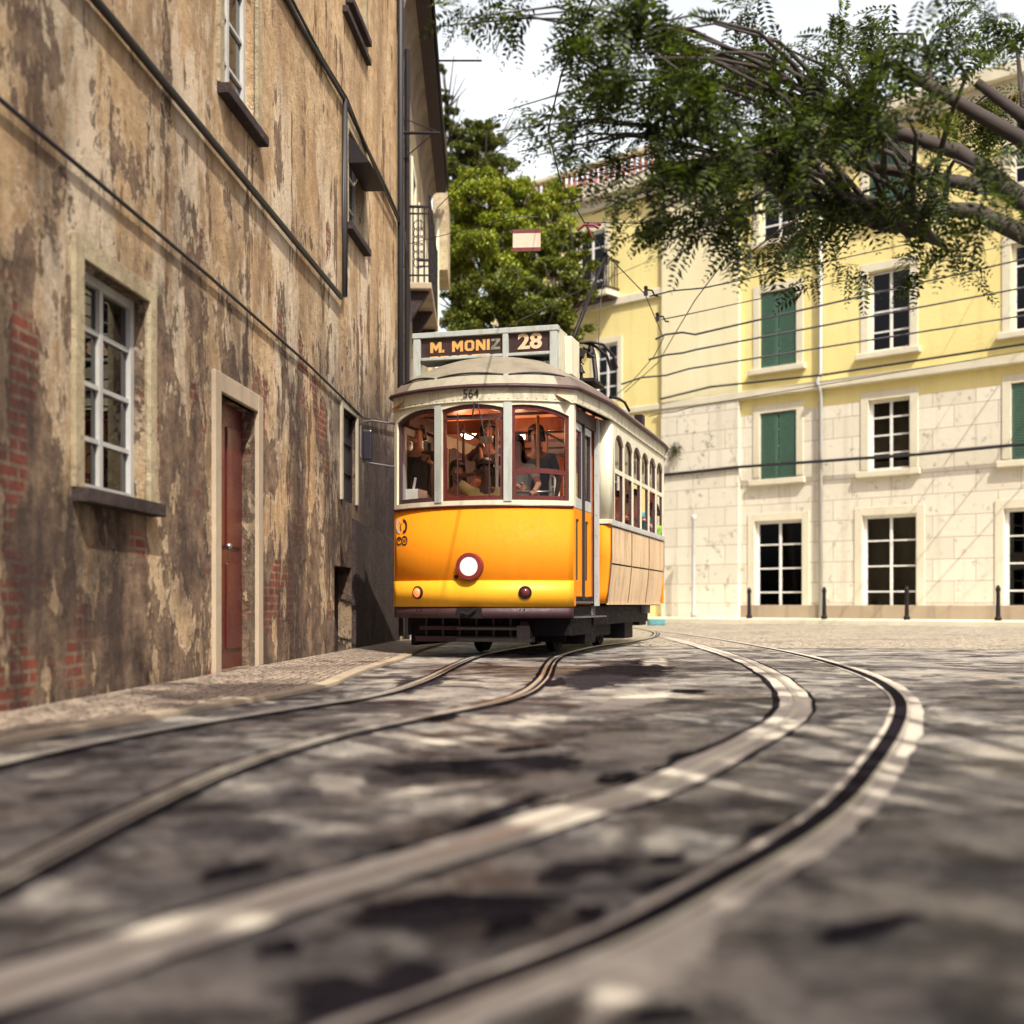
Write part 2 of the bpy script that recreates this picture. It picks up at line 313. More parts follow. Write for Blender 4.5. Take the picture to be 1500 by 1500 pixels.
# ---------------------------------------------------------------- mesh helpers
class MB:
    def __init__(s): s.v = []; s.f = []
    def add(s, vs, fs):
        o = len(s.v); s.v += [tuple(p) for p in vs]; s.f += [tuple(i+o for i in f) for f in fs]; return s
    def box(s, x0, x1, y0, y1, z0, z1):
        return s.add([(x0,y0,z0),(x1,y0,z0),(x1,y1,z0),(x0,y1,z0),(x0,y0,z1),(x1,y0,z1),(x1,y1,z1),(x0,y1,z1)],
                     [(0,3,2,1),(4,5,6,7),(0,1,5,4),(1,2,6,5),(2,3,7,6),(3,0,4,7)])
    def obox(s, c, size, rot=(0,0,0)):
        m = Euler(rot).to_matrix(); c = Vector(c); a, b_, d = [k/2 for k in size]
        vs = [c + m @ Vector((x*a, y*b_, z*d)) for z in (-1,1) for x, y in ((-1,-1),(1,-1),(1,1),(-1,1))]
        return s.add(vs, [(0,3,2,1),(4,5,6,7),(0,1,5,4),(1,2,6,5),(2,3,7,6),(3,0,4,7)])
    def tube(s, pts, r, n=8, cap=True):
        pts = [Vector(p) for p in pts]; rs = r if isinstance(r, (list, tuple)) else [r]*len(pts)
        o = len(s.v); up = Vector((0,0,1))
        for i, p in enumerate(pts):
            d = (pts[min(i+1, len(pts)-1)] - pts[max(i-1, 0)]).normalized()
            a = d.cross(up if abs(d.z) < .95 else Vector((1,0,0))).normalized(); b_ = d.cross(a)
            for k in range(n):
                t = 2*math.pi*k/n; q = p + (a*math.cos(t) + b_*math.sin(t))*rs[i]; s.v.append(tuple(q))
        for i in range(len(pts)-1):
            for k in range(n):
                k2 = (k+1) % n; s.f.append((o+i*n+k, o+i*n+k2, o+(i+1)*n+k2, o+(i+1)*n+k))
        if cap:
            s.f.append(tuple(o+k for k in range(n))[::-1]); e = o+(len(pts)-1)*n; s.f.append(tuple(e+k for k in range(n)))
        return s
    def lathe(s, c, axis, prof, n=20):
        """prof: list of (radius, offset along axis)"""
        c = Vector(c); ax = Vector(axis).normalized()
        a = ax.cross(Vector((0,0,1)) if abs(ax.z) < .9 else Vector((1,0,0))).normalized(); b_ = ax.cross(a); o = len(s.v)
        for r_, h in prof:
            for k in range(n):
                t = 2*math.pi*k/n; s.v.append(tuple(c + ax*h + (a*math.cos(t) + b_*math.sin(t))*r_))
        for i in range(len(prof)-1):
            for k in range(n):
                k2 = (k+1) % n; s.f.append((o+i*n+k, o+i*n+k2, o+(i+1)*n+k2, o+(i+1)*n+k))
        s.f.append(tuple(o+k for k in range(n))[::-1]); e = o+(len(prof)-1)*n; s.f.append(tuple(e+k for k in range(n)))
        return s
    def ball(s, c, r, n=10, sz=(1,1,1)):
        prof = [(max(.001, r*math.sin(math.pi*i/n)), -r*math.cos(math.pi*i/n)) for i in range(n+1)]
        o = len(s.v); s.lathe((0,0,0), (0,0,1), prof, n+2)
        for i in range(o, len(s.v)):
            p = s.v[i]; s.v[i] = (c[0]+p[0]*sz[0], c[1]+p[1]*sz[1], c[2]+p[2]*sz[2])
        return s
    def strip(s, rows):
        """rows: list of equal-length point rows -> quad grid"""
        o = len(s.v); k = len(rows[0])
        for r_ in rows: s.v += [tuple(p) for p in r_]
        for i in range(len(rows)-1):
            for j in range(k-1): s.f.append((o+i*k+j, o+i*k+j+1, o+(i+1)*k+j+1, o+(i+1)*k+j))
        return s
    def build(s, name, mat, parent=None, smooth=False, solid=0, bevel=0, off=-1):
        me = bpy.data.meshes.new(name); me.from_pydata(s.v, [], s.f); me.update()
        me.materials.append(M[mat] if isinstance(mat, str) else mat)
        if smooth: me.shade_smooth()
        o = bpy.data.objects.new(name, me); C.objects.link(o)
        if parent is not None: o.parent = parent
        if solid:
            md = o.modifiers.new('solid', 'SOLIDIFY'); md.thickness = solid; md.offset = off
        if bevel:
            md = o.modifiers.new('bevel', 'BEVEL'); md.width = bevel; md.segments = 2; md.limit_method = 'ANGLE'
        return o
def tag(o, label=None, cat=None, group=None, kind=None):
    if label: o['label'] = label
    if cat: o['category'] = cat
    if group: o['group'] = group
    if kind: o['kind'] = kind
    return o
def thing(name, label, cat, loc=(0,0,0), rz=0, group=None):
    o = bpy.data.objects.new(name, None); C.objects.link(o); o.location = loc; o.rotation_euler = (0,0,rz)
    o.empty_display_size = .2
    return tag(o, label, cat, group)
def text_part(name, txt, size, loc, mat, parent, bold=0.0, rot=(R(90),0,0), sx=1.0, depth=.004, align='CENTER'):
    cu = bpy.data.curves.new(name, 'FONT'); cu.body = txt; cu.size = size; cu.align_x = align; cu.align_y = 'CENTER'
    cu.extrude = depth; cu.offset = bold; cu.resolution_u = 3
    tmp = bpy.data.objects.new('tmp', cu); C.objects.link(tmp)
    dg = bpy.context.evaluated_depsgraph_get(); dg.update()
    me = bpy.data.meshes.new_from_object(tmp.evaluated_get(dg)); bpy.data.objects.remove(tmp); bpy.data.curves.remove(cu)
    me.materials.clear(); me.materials.append(M[mat]); me.name = name
    for v in me.vertices: v.co.x *= sx
    o = bpy.data.objects.new(name, me); C.objects.link(o); o.parent = parent; o.location = loc; o.rotation_euler = rot
    return o
def pt(px, py, Y):      # a point at distance Y seen at photograph pixel (1500 wide): used to read positions off the photo
    return Vector(((px-750)/1820*Y, Y, .6+(884-py)/1820*Y))

# ---------------------------------------------------------------- ground
def sheet(name, pts_list, z, mat, label, nz=None):
    mb = MB(); mb.add([(x, y, z) for x, y in pts_list], [tuple(range(len(pts_list)))])
    return tag(mb.build(name, mat), label, name.replace('_', ' '), kind='structure')
sheet('road', [(-300,-60),(300,-60),(300,600),(-300,600)], 0, 'road', 'worn patched grey asphalt street with dark tar seams')
# far setts area round the curve
mb = MB(); mb.add([(1.0,18.2,.004),(3.2,16.6,.004),(9,16.0,.004),(30,22,.004),(30,60,.004),(-2.3,60,.004),(-2.0,20.0,.004)], [(0,1,2,3,4,5,6)])
tag(mb.build('cobbled_street', 'cobble_far'), 'pale worn setts round the tram curve behind the tram', 'paving', kind='structure')
# left pavement
pav = MB(); L = []; Rr = []
for y in np.linspace(-6, 19.6, 40):
    xw = -3.19+.074*y+.05; xr = -1.39+.031*(y-9.4) - .03*math.sin(y*1.3) - .75*min(1, max(0, (9.0-y)/4.0))**1.3
    L.append((xw, y)); Rr.append((xr, y))
top = [[(a[0], a[1], .035), (b[0], b[1], .03)] for a, b in zip(L, Rr)]
pav.strip([[r_[1] for r_ in top], [r_[0] for r_ in top]])
tag(pav.build('pavement', 'cobble'), 'narrow cobbled pavement along the peeling wall', 'pavement', kind='structure')
kb = MB(); kb.strip([[(b[0]+.10, b[1], .004) for b in Rr], [(b[0]+.10, b[1], .028) for b in Rr], [(b[0], b[1], .033) for b in Rr], [(b[0], b[1], .0) for b in Rr]])
tag(kb.build('kerb', 'kerb'), 'worn flush kerb stones edging the cobbled pavement', 'kerb', kind='structure')
# far pavement in front of the yellow building
fd = Vector((.731, -.682)); fo = Vector((2.8-.731*5, 44+.682*5)); fn = Vector((-.682, -.731))
def fac(s_, d=0): p = fo + fd*s_ + fn*d; return p
mb = MB(); rows = []
a0, a1 = fac(6.2, 2.0), fac(30, 2.4); b0, b1 = fac(4, 0), fac(30, 0)
mb.add([(a0.x,a0.y,0),(a1.x,a1.y,0),(b1.x,b1.y,0),(b0.x,b0.y,0),(a0.x,a0.y,.15),(a1.x,a1.y,.15),(b1.x,b1.y,.15),(b0.x,b0.y,.15)],
       [(4,5,6,7),(0,1,5,4),(1,2,6,5),(2,3,7,6),(3,0,4,7)])
tag(mb.build('far_pavement', 'stucco_white', bevel=.03), 'raised pale pavement at the foot of the white stone building', 'pavement', kind='structure')

# ---------------------------------------------------------------- tram tracks
def smooth_path(P, n=14):
    P = [Vector(p) for p in P]; P = [P[0]*2-P[1]] + P + [P[-1]*2-P[-2]]; out = []
    for i in range(1, len(P)-2):
        for k in range(n):
            t = k/n; a, b_, c_, d = P[i-1], P[i], P[i+1], P[i+2]
            out.append(.5*((2*b_)+(c_-a)*t+(2*a-5*b_+4*c_-d)*t*t+(3*b_-a-3*c_+d)*t**3))
    out.append(P[-2]); return out
def offs(path, d):
    out = []
    for i, p in enumerate(path):
        t = (path[min(i+1, len(path)-1)]-path[max(i-1, 0)]).normalized(); out.append(p + Vector((t.y, -t.x))*d)
    return out
def rail(track, path, wide=.0, style=None):
    def ribbon(mb, d0, d1, z0, z1=None, wob=0):
        z1 = z0 if z1 is None else z1
        A = offs(path, d0); B = offs(path, d1)
        if wob:
            A = [p + Vector((random.uniform(-wob, wob), random.uniform(-wob, wob))) for p in A]
            B = [p + Vector((random.uniform(-wob, wob), random.uniform(-wob, wob))) for p in B]
        mb.strip([[(p.x, p.y, z1) for p in B], [(p.x, p.y, z0) for p in A]])
    if style == 'flush':
        b_ = MB(); ribbon(b_, -.10, .085, .006, wob=.010); b_.build('concrete_bed', 'concrete', track)
        t = MB(); ribbon(t, -.135, -.10, .0045, wob=.012); ribbon(t, .085, .105, .0045, wob=.010); t.build('tar_seam', 'tar', track)
        h = MB(); ribbon(h, -.018, .022, .010); h.build('rail', 'railsteel', track); return
    if style == 'grooved':
        b_ = MB(); ribbon(b_, .030, .10, .006, wob=.012); ribbon(b_, -.080, -.055, .006, wob=.006); b_.build('concrete_bed', 'concrete', track)
        g = MB(); ribbon(g, -.055, .012, .007); g.build('groove', 'tar', track)
        h = MB(); ribbon(h, .012, .034, .010); h.build('rail', 'railsteel', track); return
    if wide:
        b_ = MB(); ribbon(b_, -wide, wide*.9, .006, wob=.012); b_.build('concrete_bed', 'concrete', track)
    t = MB(); ribbon(t, -.07, -.032, .010, wob=.006); ribbon(t, .048, .075, .010, wob=.006); t.build('tar_seam', 'tar', track)
    g = MB(); ribbon(g, -.002, .030, .008); g.build('groove', 'tar', track)
    h = MB(); ribbon(h, -.034, -.030, .008, .016); ribbon(h, -.030, -.003, .017, .018); ribbon(h, -.003, -.001, .018, .008); ribbon(h, .030, .032, .008, .016); ribbon(h, .032, .048, .016)
    h.build('rail', 'railsteel', track, smooth=False)
tk = thing('tram_track', 'grooved steel tram rails curving from lower left under the yellow tram', 'tram track')
cR = smooth_path([(-1.15,-3),(-1.13,0),(-1.10,2.4),(-1.03,4.2),(-.82,5.4),(-.488,6.39),(-.01,7.74),(.213,9.45),(.36,12.0),(.50,13.7),(.80,15.5),(1.25,17.4),(1.95,19.6),(2.62,22.8),(3.0,27),(2.8,33),(1.8,40)])
rail(tk, cR); rail(tk, [p for p in offs(cR, -.9)])
tk2 = thing('tram_track', 'second pair of worn tram rails crossing the blurred foreground', 'tram track')
A2 = smooth_path([(-3.2,-.6),(-1.3,1.2),(-.386,2.6),(.15,3.5),(.654,4.44),(1.7,7.4),(2.35,12),(2.62,17),(2.72,22)])
B2 = smooth_path([(-1.6,-.3),(-.9,.8),(-.146,1.77),(.37,2.5),(1.2,4.2),(2.5,8),(3.15,12),(3.4,17),(3.3,24),(2.6,34)])
rail(tk2, A2, style='flush'); rail(tk2, B2, style='grooved')
# road patches: tar and repairs, with dappled shade and sun painted in
def patch(cx, cy, rx, ry, ang, z=.004, mat='tar', n=28, seed=0, rough=.35):
    rr = random.Random(seed); mb = MB(); pts_ = []
    ph = [rr.uniform(0, 6.28) for _ in range(5)]
    for k in range(n):
        t = 2*math.pi*k/n; q = 1+rough*(.5*math.sin(2*t+ph[0])+.35*math.sin(3*t+ph[1])+.25*math.sin(5*t+ph[2])+.15*math.sin(9*t+ph[3]))
        x, y = rx*q*math.cos(t), ry*q*math.sin(t); c_, s_ = math.cos(ang), math.sin(ang)
        pts_.append((cx+x*c_-y*s_, cy+x*s_+y*c_, z))
    mb.add(pts_, [tuple(range(n))]); return mb
def gp(px, py): Y = 1092/(py-884); return Vector(((px-750)/1820*Y, Y))
def ribbon_patch(mb, P, hw, z, seed):
    rr = random.Random(seed); P = P if len(P) > 2 else [(P[0][0]*1.5-P[1][0]*.5, P[0][1]*1.5-P[1][1]*.5), (P[1][0]*1.5-P[0][0]*.5, P[1][1]*1.5-P[0][1]*.5)]; hw = hw if len(P) > 2 else hw*.8
    path = smooth_path([Vector((p[0], p[1], 0)) for p in P], 8) if len(P) > 2 else [Vector((P[0][0]+(P[1][0]-P[0][0])*k/10, P[0][1]+(P[1][1]-P[0][1])*k/10, 0)) for k in range(11)]
    n = len(path); a = [rr.uniform(0, 6.3) for _ in range(4)]; o0 = len(mb.v); hw = hw*1.35
    for i, p in enumerate(path):
        t = i/(n-1); w1 = hw*(1+.22*math.sin(5*t+a[0])+.12*math.sin(13*t+a[1])); w2 = hw*(1+.22*math.sin(6*t+a[2])+.12*math.sin(15*t+a[3]))
        end = min(1, 3.2*min(t, 1-t))
        for j, (f, cw) in enumerate(((-1.3,-.3),(-.6,.5),(0,.85),(.6,.5),(1.3,-.3))):
            q_ = gp(p.x, max(900, p.y+f*(w1 if f < 0 else w2))); mb.v.append((q_.x, q_.y, z)); mb.core.append(cw*end-.35*(1-end))
    for i in range(n-1):
        for j in range(4): a0_ = o0+i*5+j; mb.f.append((a0_, a0_+5, a0_+6, a0_+1))
def core_build(mb, name, mat):
    o = mb.build(name, mat); at = o.data.attributes.new('core', 'FLOAT', 'POINT'); at.data.foreach_set('value', mb.core); return o
DP = [([(600,1223),(665,1219),(700,1204),(760,1181),(800,1168),(845,1163)],8),([(878,1143),(930,1137)],9),([(985,1113),(1030,1104)],8),([(520,1302),(552,1298)],4),
 ([(430,1345),(560,1336),(640,1322),(760,1322),(868,1318)],11),([(845,1338),(885,1342)],15),([(680,1404),(738,1358),(812,1350)],13),([(925,1308),(1010,1284)],14),
 ([(640,1122),(690,1119),(740,1112)],6),([(735,1100),(800,1094)],4),([(598,1060),(650,1052),(682,1040)],5),([(470,1081),(500,1080)],4),([(940,1128),(975,1124)],3),
 ([(520,1262),(570,1254)],7),([(990,1014),(1030,1012)],3),([(800,1003),(826,998)],6),([(960,1262),(1000,1256)],8),([(620,1480),(680,1470),(740,1450)],12),([(940,1490),(1010,1480)],18),([(380,1400),(430,1390)],14),([(300,1290),(380,1270)],8),([(1100,1220),(1180,1200)],9),([(1200,1380),(1330,1350)],14)]  # dark patches: tar seams mixed with painted leaf shade
pm = MB(); pm.core = []
for i, (P, hw) in enumerate(DP): ribbon_patch(pm, P, hw, .0042+.00004*i, i)
tag(core_build(pm, 'tar_patches', 'tar_ragged'), 'irregular black tar seams and potholes across the foreground asphalt', 'tar patches', kind='structure')
pm = MB(); pm.core = []  # broad dark patches painting dappled shade over the asphalt
for i, (P, hw) in enumerate([([(330,1500),(480,1470),(600,1440),(700,1405)],42),([(430,1350),(600,1336),(760,1330),(880,1325)],16),([(1040,1250),(1150,1230),(1300,1225)],14),([(780,1004),(860,992),(950,980),(1010,978)],14),([(500,1130),(620,1126),(800,1118),(900,1110)],12),([(520,1235),(640,1240),(700,1230)],9),([(760,1290),(860,1275),(960,1262)],14),([(560,1008),(620,1000),(680,985)],8)]): ribbon_patch(pm, P, hw, .0022+.0001*i, 60+i)
tag(core_build(pm, 'asphalt_patches', 'asphalt_ragged'), 'broad darker asphalt repairs in the street', 'road patches', kind='structure')
pm = MB(); pm.core = []  # pale patches: worn concrete plus painted spots of sunlight
for i, (P, hw) in enumerate([([(440,1150),(500,1149),(562,1148)],13),([(790,1052),(880,1036),(960,1022),(1010,1012)],8),([(470,1066),(560,1056),(610,1048)],7),([(700,1066),(800,1056),(850,1050)],6),([(930,972),(960,970),(990,974)],5),([(560,1095),(640,1088),(760,1080)],5),([(820,1520),(900,1450),(1000,1400),(1120,1350)],45),([(600,1160),(700,1150)],6)]): ribbon_patch(pm, P, hw, .0030+.0001*i, 90+i)
tag(core_build(pm, 'concrete_patches', 'concrete_ragged'), 'pale worn concrete repairs in the road before the tram', 'road patches', kind='structure')

# ---------------------------------------------------------------- facades
def facade_sheet(L_, H0, H1, holes, depth=.25):
    """front face with rectangular openings and their reveals; holes: (s0, s1, z0, z1). Outward is -y"""
    mb = MB(); xs = sorted({0.0, L_, *[h[0] for h in holes], *[h[1] for h in holes]}); zs = sorted({H0, H1, *[h[2] for h in holes], *[h[3] for h in holes]})
    for i in range(len(xs)-1):
        for j in range(len(zs)-1):
            cx, cz = (xs[i]+xs[i+1])/2, (zs[j]+zs[j+1])/2
            if any(h[0] < cx < h[1] and h[2] < cz < h[3] for h in holes): continue
            mb.add([(xs[i],0,zs[j]),(xs[i+1],0,zs[j]),(xs[i+1],0,zs[j+1]),(xs[i],0,zs[j+1])], [(0,1,2,3)])
    for s0, s1, z0, z1 in holes:
        for a, b_ in (((s0,z0),(s0,z1)),((s0,z1),(s1,z1)),((s1,z1),(s1,z0)),((s1,z0),(s0,z0))):
            mb.add([(a[0],0,a[1]),(b_[0],0,b_[1]),(b_[0],depth,b_[1]),(a[0],depth,a[1])], [(0,1,2,3)])
    return mb
def body_box(mb, L_, D, H0, H1):   # ends, back and top of a building
    mb.add([(0,0,H0),(L_,0,H0),(L_,D,H0),(0,D,H0),(0,0,H1),(L_,0,H1),(L_,D,H1),(0,D,H1)], [(1,2,6,5),(2,3,7,6),(3,0,4,7),(4,5,6,7)])
def window(parent, s0, s1, z0, z1, fm='greyframe', y=.14, bars=(1, 2), fw=.06, pane='winglass', label=None, surround=None, sill=None, part='window'):
    f = MB(); f.box(s0, s0+fw, y-.03, y+.03, z0, z1); f.box(s1-fw, s1, y-.03, y+.03, z0, z1)
    f.box(s0+fw, s1-fw, y-.028, y+.028, z0, z0+fw); f.box(s0+fw, s1-fw, y-.028, y+.028, z1-fw, z1)
    for k in range(1, bars[0]+1):
        x = s0+(s1-s0)*k/(bars[0]+1); f.box(x-fw*.45, x+fw*.45, y-.024, y+.024, z0+fw, z1-fw)
    for k in range(1, bars[1]+1):
        z = z0+(z1-z0)*k/(bars[1]+1); f.box(s0+fw, s1-fw, y-.018, y+.018, z-fw*.25, z+fw*.25)
    o = f.build(part, fm, parent)
    if label: o['label'] = label
    p = MB(); p.box(s0+.01, s1-.01, y+.005, y+.012, z0+.01, z1-.01); p.build('pane', pane, o)
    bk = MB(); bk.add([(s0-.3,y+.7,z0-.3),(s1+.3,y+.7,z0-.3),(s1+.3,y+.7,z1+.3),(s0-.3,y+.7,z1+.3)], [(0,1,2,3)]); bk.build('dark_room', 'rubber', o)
    if surround:
        t, mat = surround; sr = MB(); sr.box(s0-t, s0, -.03, .02, z0, z1+t); sr.box(s1, s1+t, -.03, .02, z0, z1+t); sr.box(s0, s1, -.028, .02, z1, z1+t)
        sr.build('surround', mat, o, bevel=.006)
    if sill:
        mat, pr = sill; sr = MB(); sr.box(s0-.12, s1+.12, -pr, .12, z0-.09, z0); sr.build('sill', mat, o, bevel=.008)
    return o

# --- building 1: peeling ochre wall on the left
b1 = thing('old_house', 'tall peeling ochre plaster house with exposed brick beside the tram', 'house', (-3.19-.074*4, -4, 0), math.atan2(.9973, .0738))
holes = [(19.15,20.0,1.86,2.98),(19.46,20.46,5.3,6.5),(19.5,20.5,8.1,10.0),(18.75,19.75,0,1.05),
         (14.3,15.4,0.03,2.35),(14.4,15.4,4.9,6.5),(11.6,12.7,1.3,2.7),(14.4,15.4,8.3,10.3),(10.4,11.4,4.9,6.5),(6.5,7.6,.03,2.35),(6.5,7.6,4.9,6.5)]
L1 = 23.2; wl = facade_sheet(L1, 0, 16, holes, .22); body_box(wl, L1, 9, 0, 16)
wl.build('wall', 'wall_old', b1)
window(b1, 19.15, 20.0, 1.86, 2.98, 'iron', .07, (0, 2), .022, label='dark low window with pale frame near the tram mirror', surround=(.09, 'window_stone'), pane='rubber')
window(b1, 19.46, 20.46, 5.3, 6.5, 'greyframe', .12, (1, 2), .06, surround=(.13, 'wall_second'), sill=('plinth', .10))
aw = MB(); aw.add([(19.42,-.02,6.42),(20.5,-.02,6.42),(20.5,-.30,6.05),(19.42,-.30,6.05),(19.42,-.02,6.05),(20.5,-.02,6.05)], [(0,3,2,1),(0,4,3),(1,2,5),(3,4,5,2)])
aw.build('window_awning', 'iron', b1, solid=.01)
window(b1, 19.5, 20.5, 8.1, 10.0, 'greyframe', .12, (1, 3), .06, surround=(.14, 'wall_second'), sill=('plinth', .10))
st_ = MB(); st_.box(19.2, 20.75, -.07, .0, 7.82, 7.90); st_.build('string_course', 'plinth', b1, bevel=.005)
cd = MB(); cd.box(18.75, 19.75, .17, .21, .0, 1.05); cd.build('cellar_door', 'plinth', b1)
for s0, s1, z0, z1 in ((14.4,15.4,4.9,6.5),(14.4,15.4,8.3,10.3),(10.4,11.4,4.9,6.5),(6.5,7.6,4.9,6.5),(11.6,12.7,1.3,2.7)):
    window(b1, s0, s1, z0, z1, 'greyframe', .12, (1, 3), .06, surround=(.13, 'wall_second'), sill=('plinth', .10))
for s0 in (14.3, 6.5):
    d = MB(); d.box(s0, s0+1.1, .12, .17, .03, 2.35)
    for k in (0, 1):
        for z0, z1 in ((.2, .95), (1.1, 2.15)): d.box(s0+.08+k*.53, s0+.49+k*.53, .105, .12, z0, z1)
    dd = d.build('door', 'maroon', b1, bevel=.006); hn = MB(); hn.ball((s0+.60, .09, 1.1), .03); hn.build('handle', 'steel', dd, smooth=True)
    sr = MB(); sr.box(s0-.16, s0, -.035, .05, 0, 2.51); sr.box(s0+1.1, s0+1.26, -.035, .05, 0, 2.51); sr.box(s0, s0+1.1, -.033, .05, 2.35, 2.51); sr.build('door_surround', 'kerb', b1, bevel=.008)
# plinth with openings
pl = MB()
def plh(s_): return 1.66 - .10*(s_-19.6)/2.6 if s_ > 12 else 1.1
for s0, s1 in ((19.78, 23.2),):
    h0, h1 = plh(s0), plh(s1)
    if s0 in (12.9, 7.9, 0): h0 = h1 = 1.1
    pl.add([(s0,-.05,0),(s1,-.05,0),(s1,-.05,h1),(s0,-.05,h0),(s0,.0,0),(s1,.0,0),(s1,.0,h1+.03),(s0,.0,h0+.03)], [(0,1,2,3),(3,2,6,7),(0,3,7,4),(1,5,6,2)])
pl.build('plinth', 'plinth', b1)
def cable(s_pts, r_, name='cable', parent=b1, mat='rubber'):
    mb = MB(); mb.tube(s_pts, r_, 6); return mb.build(name, mat, parent, smooth=True)
cable([(0,-.03,6.63),(6,-.03,6.55),(12,-.03,6.66),(17,-.03,6.62),(19.15,-.04,6.72),(20.6,-.05,6.62),(22.0,-.04,6.60),(23.1,-.05,6.50),(23.15,-.06,5.6)], .028)
cable([(0,-.03,6.73),(9,-.03,6.70),(18,-.03,6.72),(19.15,-.06,6.75),(21,-.07,6.52),(23.1,-.06,6.42)], .018)
cable([(19.12,-.05,6.72),(19.12,-.05,4.32),(18.9,-.05,4.26),(12,-.04,4.34),(3,-.04,4.30)], .032, 'conduit')
cable([(8,-.03,3.25),(14,-.03,3.22),(17.2,-.03,3.16),(19.3,-.03,3.08),(20.3,-.04,3.03),(22.8,-.05,3.3)], .014)
cable([(23.12,-.07,.1),(23.12,-.07,15.8)], .05, 'downpipe')
rf = MB(); rf.box(-.2, L1+.1, -.45, 9.2, 16, 16.2); rf.build('roof', 'tile', b1)

# --- building 2: cream house with cove cornice and balcony
b2 = thing('balcony_house', 'cream old house with deep cove cornice and iron balcony behind the ochre wall', 'house', (-1.27-.025*19.4, 19.42, 0), math.atan2(1, -.025))
L2 = 10.4; holes = [(1.0,2.0,6.1,8.6),(3.4,4.4,6.1,8.6),(6.0,7.0,6.1,8.6),(8.6,9.5,6.1,8.6),(1.0,2.0,2.6,4.9),(3.4,4.4,2.6,4.9),(6.0,7.0,2.6,4.9),(1.0,2.0,.1,2.0),(6,7,.1,2.0),(.15,.75,7.2,9.2)]
wl = facade_sheet(L2, 0, 9.6, holes, .22); body_box(wl, L2, 8, 0, 9.6); wl.build('wall', 'wall_second', b2)
for h in holes: window(b2, *h, 'greyframe', .12, (1, 3), .07, surround=(.16, 'stucco_white'))
cv = MB(); rows = []
for k in range(9):
    t = k/8*math.pi/2; rows.append([(s_, -.20*(1-math.cos(t)), 9.6+.85*math.sin(t)) for s_ in np.linspace(-.1, L2, 12)])
cv.strip(rows[::-1]); cv.add([(-.1,0,9.6),(-.1,-.24,10.45),(-.1,.3,10.45)], [(0,1,2)]); cv.build('cove_cornice', 'cove', b2, smooth=True)
ev = MB(); ev.box(-.1, L2, -.44, 8.2, 10.46, 10.50)
for k in range(52): x = -.05+k*.2; ev.tube([(x, -.42, 10.58), (x, 1.2, 11.05)], .075, 8)
ev.box(-.1, L2, -.40, -.30, 10.54, 10.60); ev.build('eaves', 'tile', b2, smooth=False)
gt = MB(); gt.tube([(-.1,-.47,10.56),(L2,-.47,10.56)], .035, 8); gt.build('gutter', 'iron', b2, smooth=True)
bal = MB(); bal.box(1.9, 5.3, -.42, .02, 6.0, 6.12)
bl = bal.build('balcony_slab', 'kerb', b2, bevel=.02)
for x in (2.1, 3.6, 5.1):
    br_ = MB(); br_.add([(x-.06,0,6.0),(x+.06,0,6.0),(x-.06,-.38,6.0),(x+.06,-.38,6.0),(x-.06,0,5.4),(x+.06,0,5.4)], [(0,1,3,2),(2,3,5,4),(0,2,4),(1,5,3),(0,4,5,1)]); br_.build('bracket', 'plinth', b2)
rl = MB(); z0, z1 = 6.12, 7.42
for z in (z0+.12, z1-.12, z1): rl.tube([(1.93,0,z),(1.93,-.39,z),(5.27,-.39,z),(5.27,0,z)], .018 if z < z1 else .028, 6)
for k in range(30):
    x = 1.93+k*3.34/29; rl.tube([(x,-.39,z0),(x,-.39,z1)], .011, 5)
for y in (-.1,-.2,-.3): rl.tube([(1.93,y,z0),(1.93,y,z1)], .012, 5)
for k in range(6):
    y0 = 6.5+k*.15
    rl.tube([(1.93, -.2+.09*math.cos(a), 6.65+.13*k-.2+.09*math.sin(a)) for a in np.linspace(0, 6.28, 10)], .008, 4)
for x in (1.93, 2.75, 3.6, 4.4, 5.27): rl.tube([(x,-.39,6.0),(x,-.39,7.62)], .024, 6)
rl.tube([(1.93,-.39,7.60),(5.27,-.39,7.60)], .012, 5); rl.box(1.95,5.25,-.40,-.375,6.55,6.62)
rl.build('balcony_railing', 'iron', b2)
bk_ = MB()   # wall bracket for the wires
bk_.tube([(.25,0,8.05),(.25,-.62,8.05)], .025, 6); bk_.tube([(.25,0,8.3),(.25,-.55,8.08)], .010, 5); bk_.tube([(.25,0,7.6),(.25,-.5,8.03)], .010, 5)
bk_.build('wire_bracket', 'iron', b2)
dp = MB(); dp.tube([(.55,-.08,0),(.55,-.08,9.5)], .045, 8); dp.tube([(.9,-.04,0),(.9,-.04,9.4)], .02, 6); dp.build('downpipe', 'iron', b2)
cable([(.3,-.06,6.5),(.8,-.1,5.9),(.9,-.12,5.4),(.6,-.1,4.6),(.5,-.08,3.9)], .012, parent=b2)

# --- building 3: pale end house with bay
b3 = thing('bay_house', 'pale narrow house end with a boxed bay beyond the cornice', 'house', (-1.92, 29.95, 0), R(91.2))
wl = MB(); wl.box(0, 3.2, 0, 6, 0, 9.9); wl.build('wall', 'wall_second', b3)
wl = MB(); wl.box(.2, 2.2, -.36, 0, 8.7, 10.6); wl.build('bay', 'wall_second', b3, bevel=.01)
wl = MB(); wl.tube([(.1,-.10,0),(.1,-.10,9.9)], .06, 8); wl.build('downpipe', 'cream', b3, smooth=True)

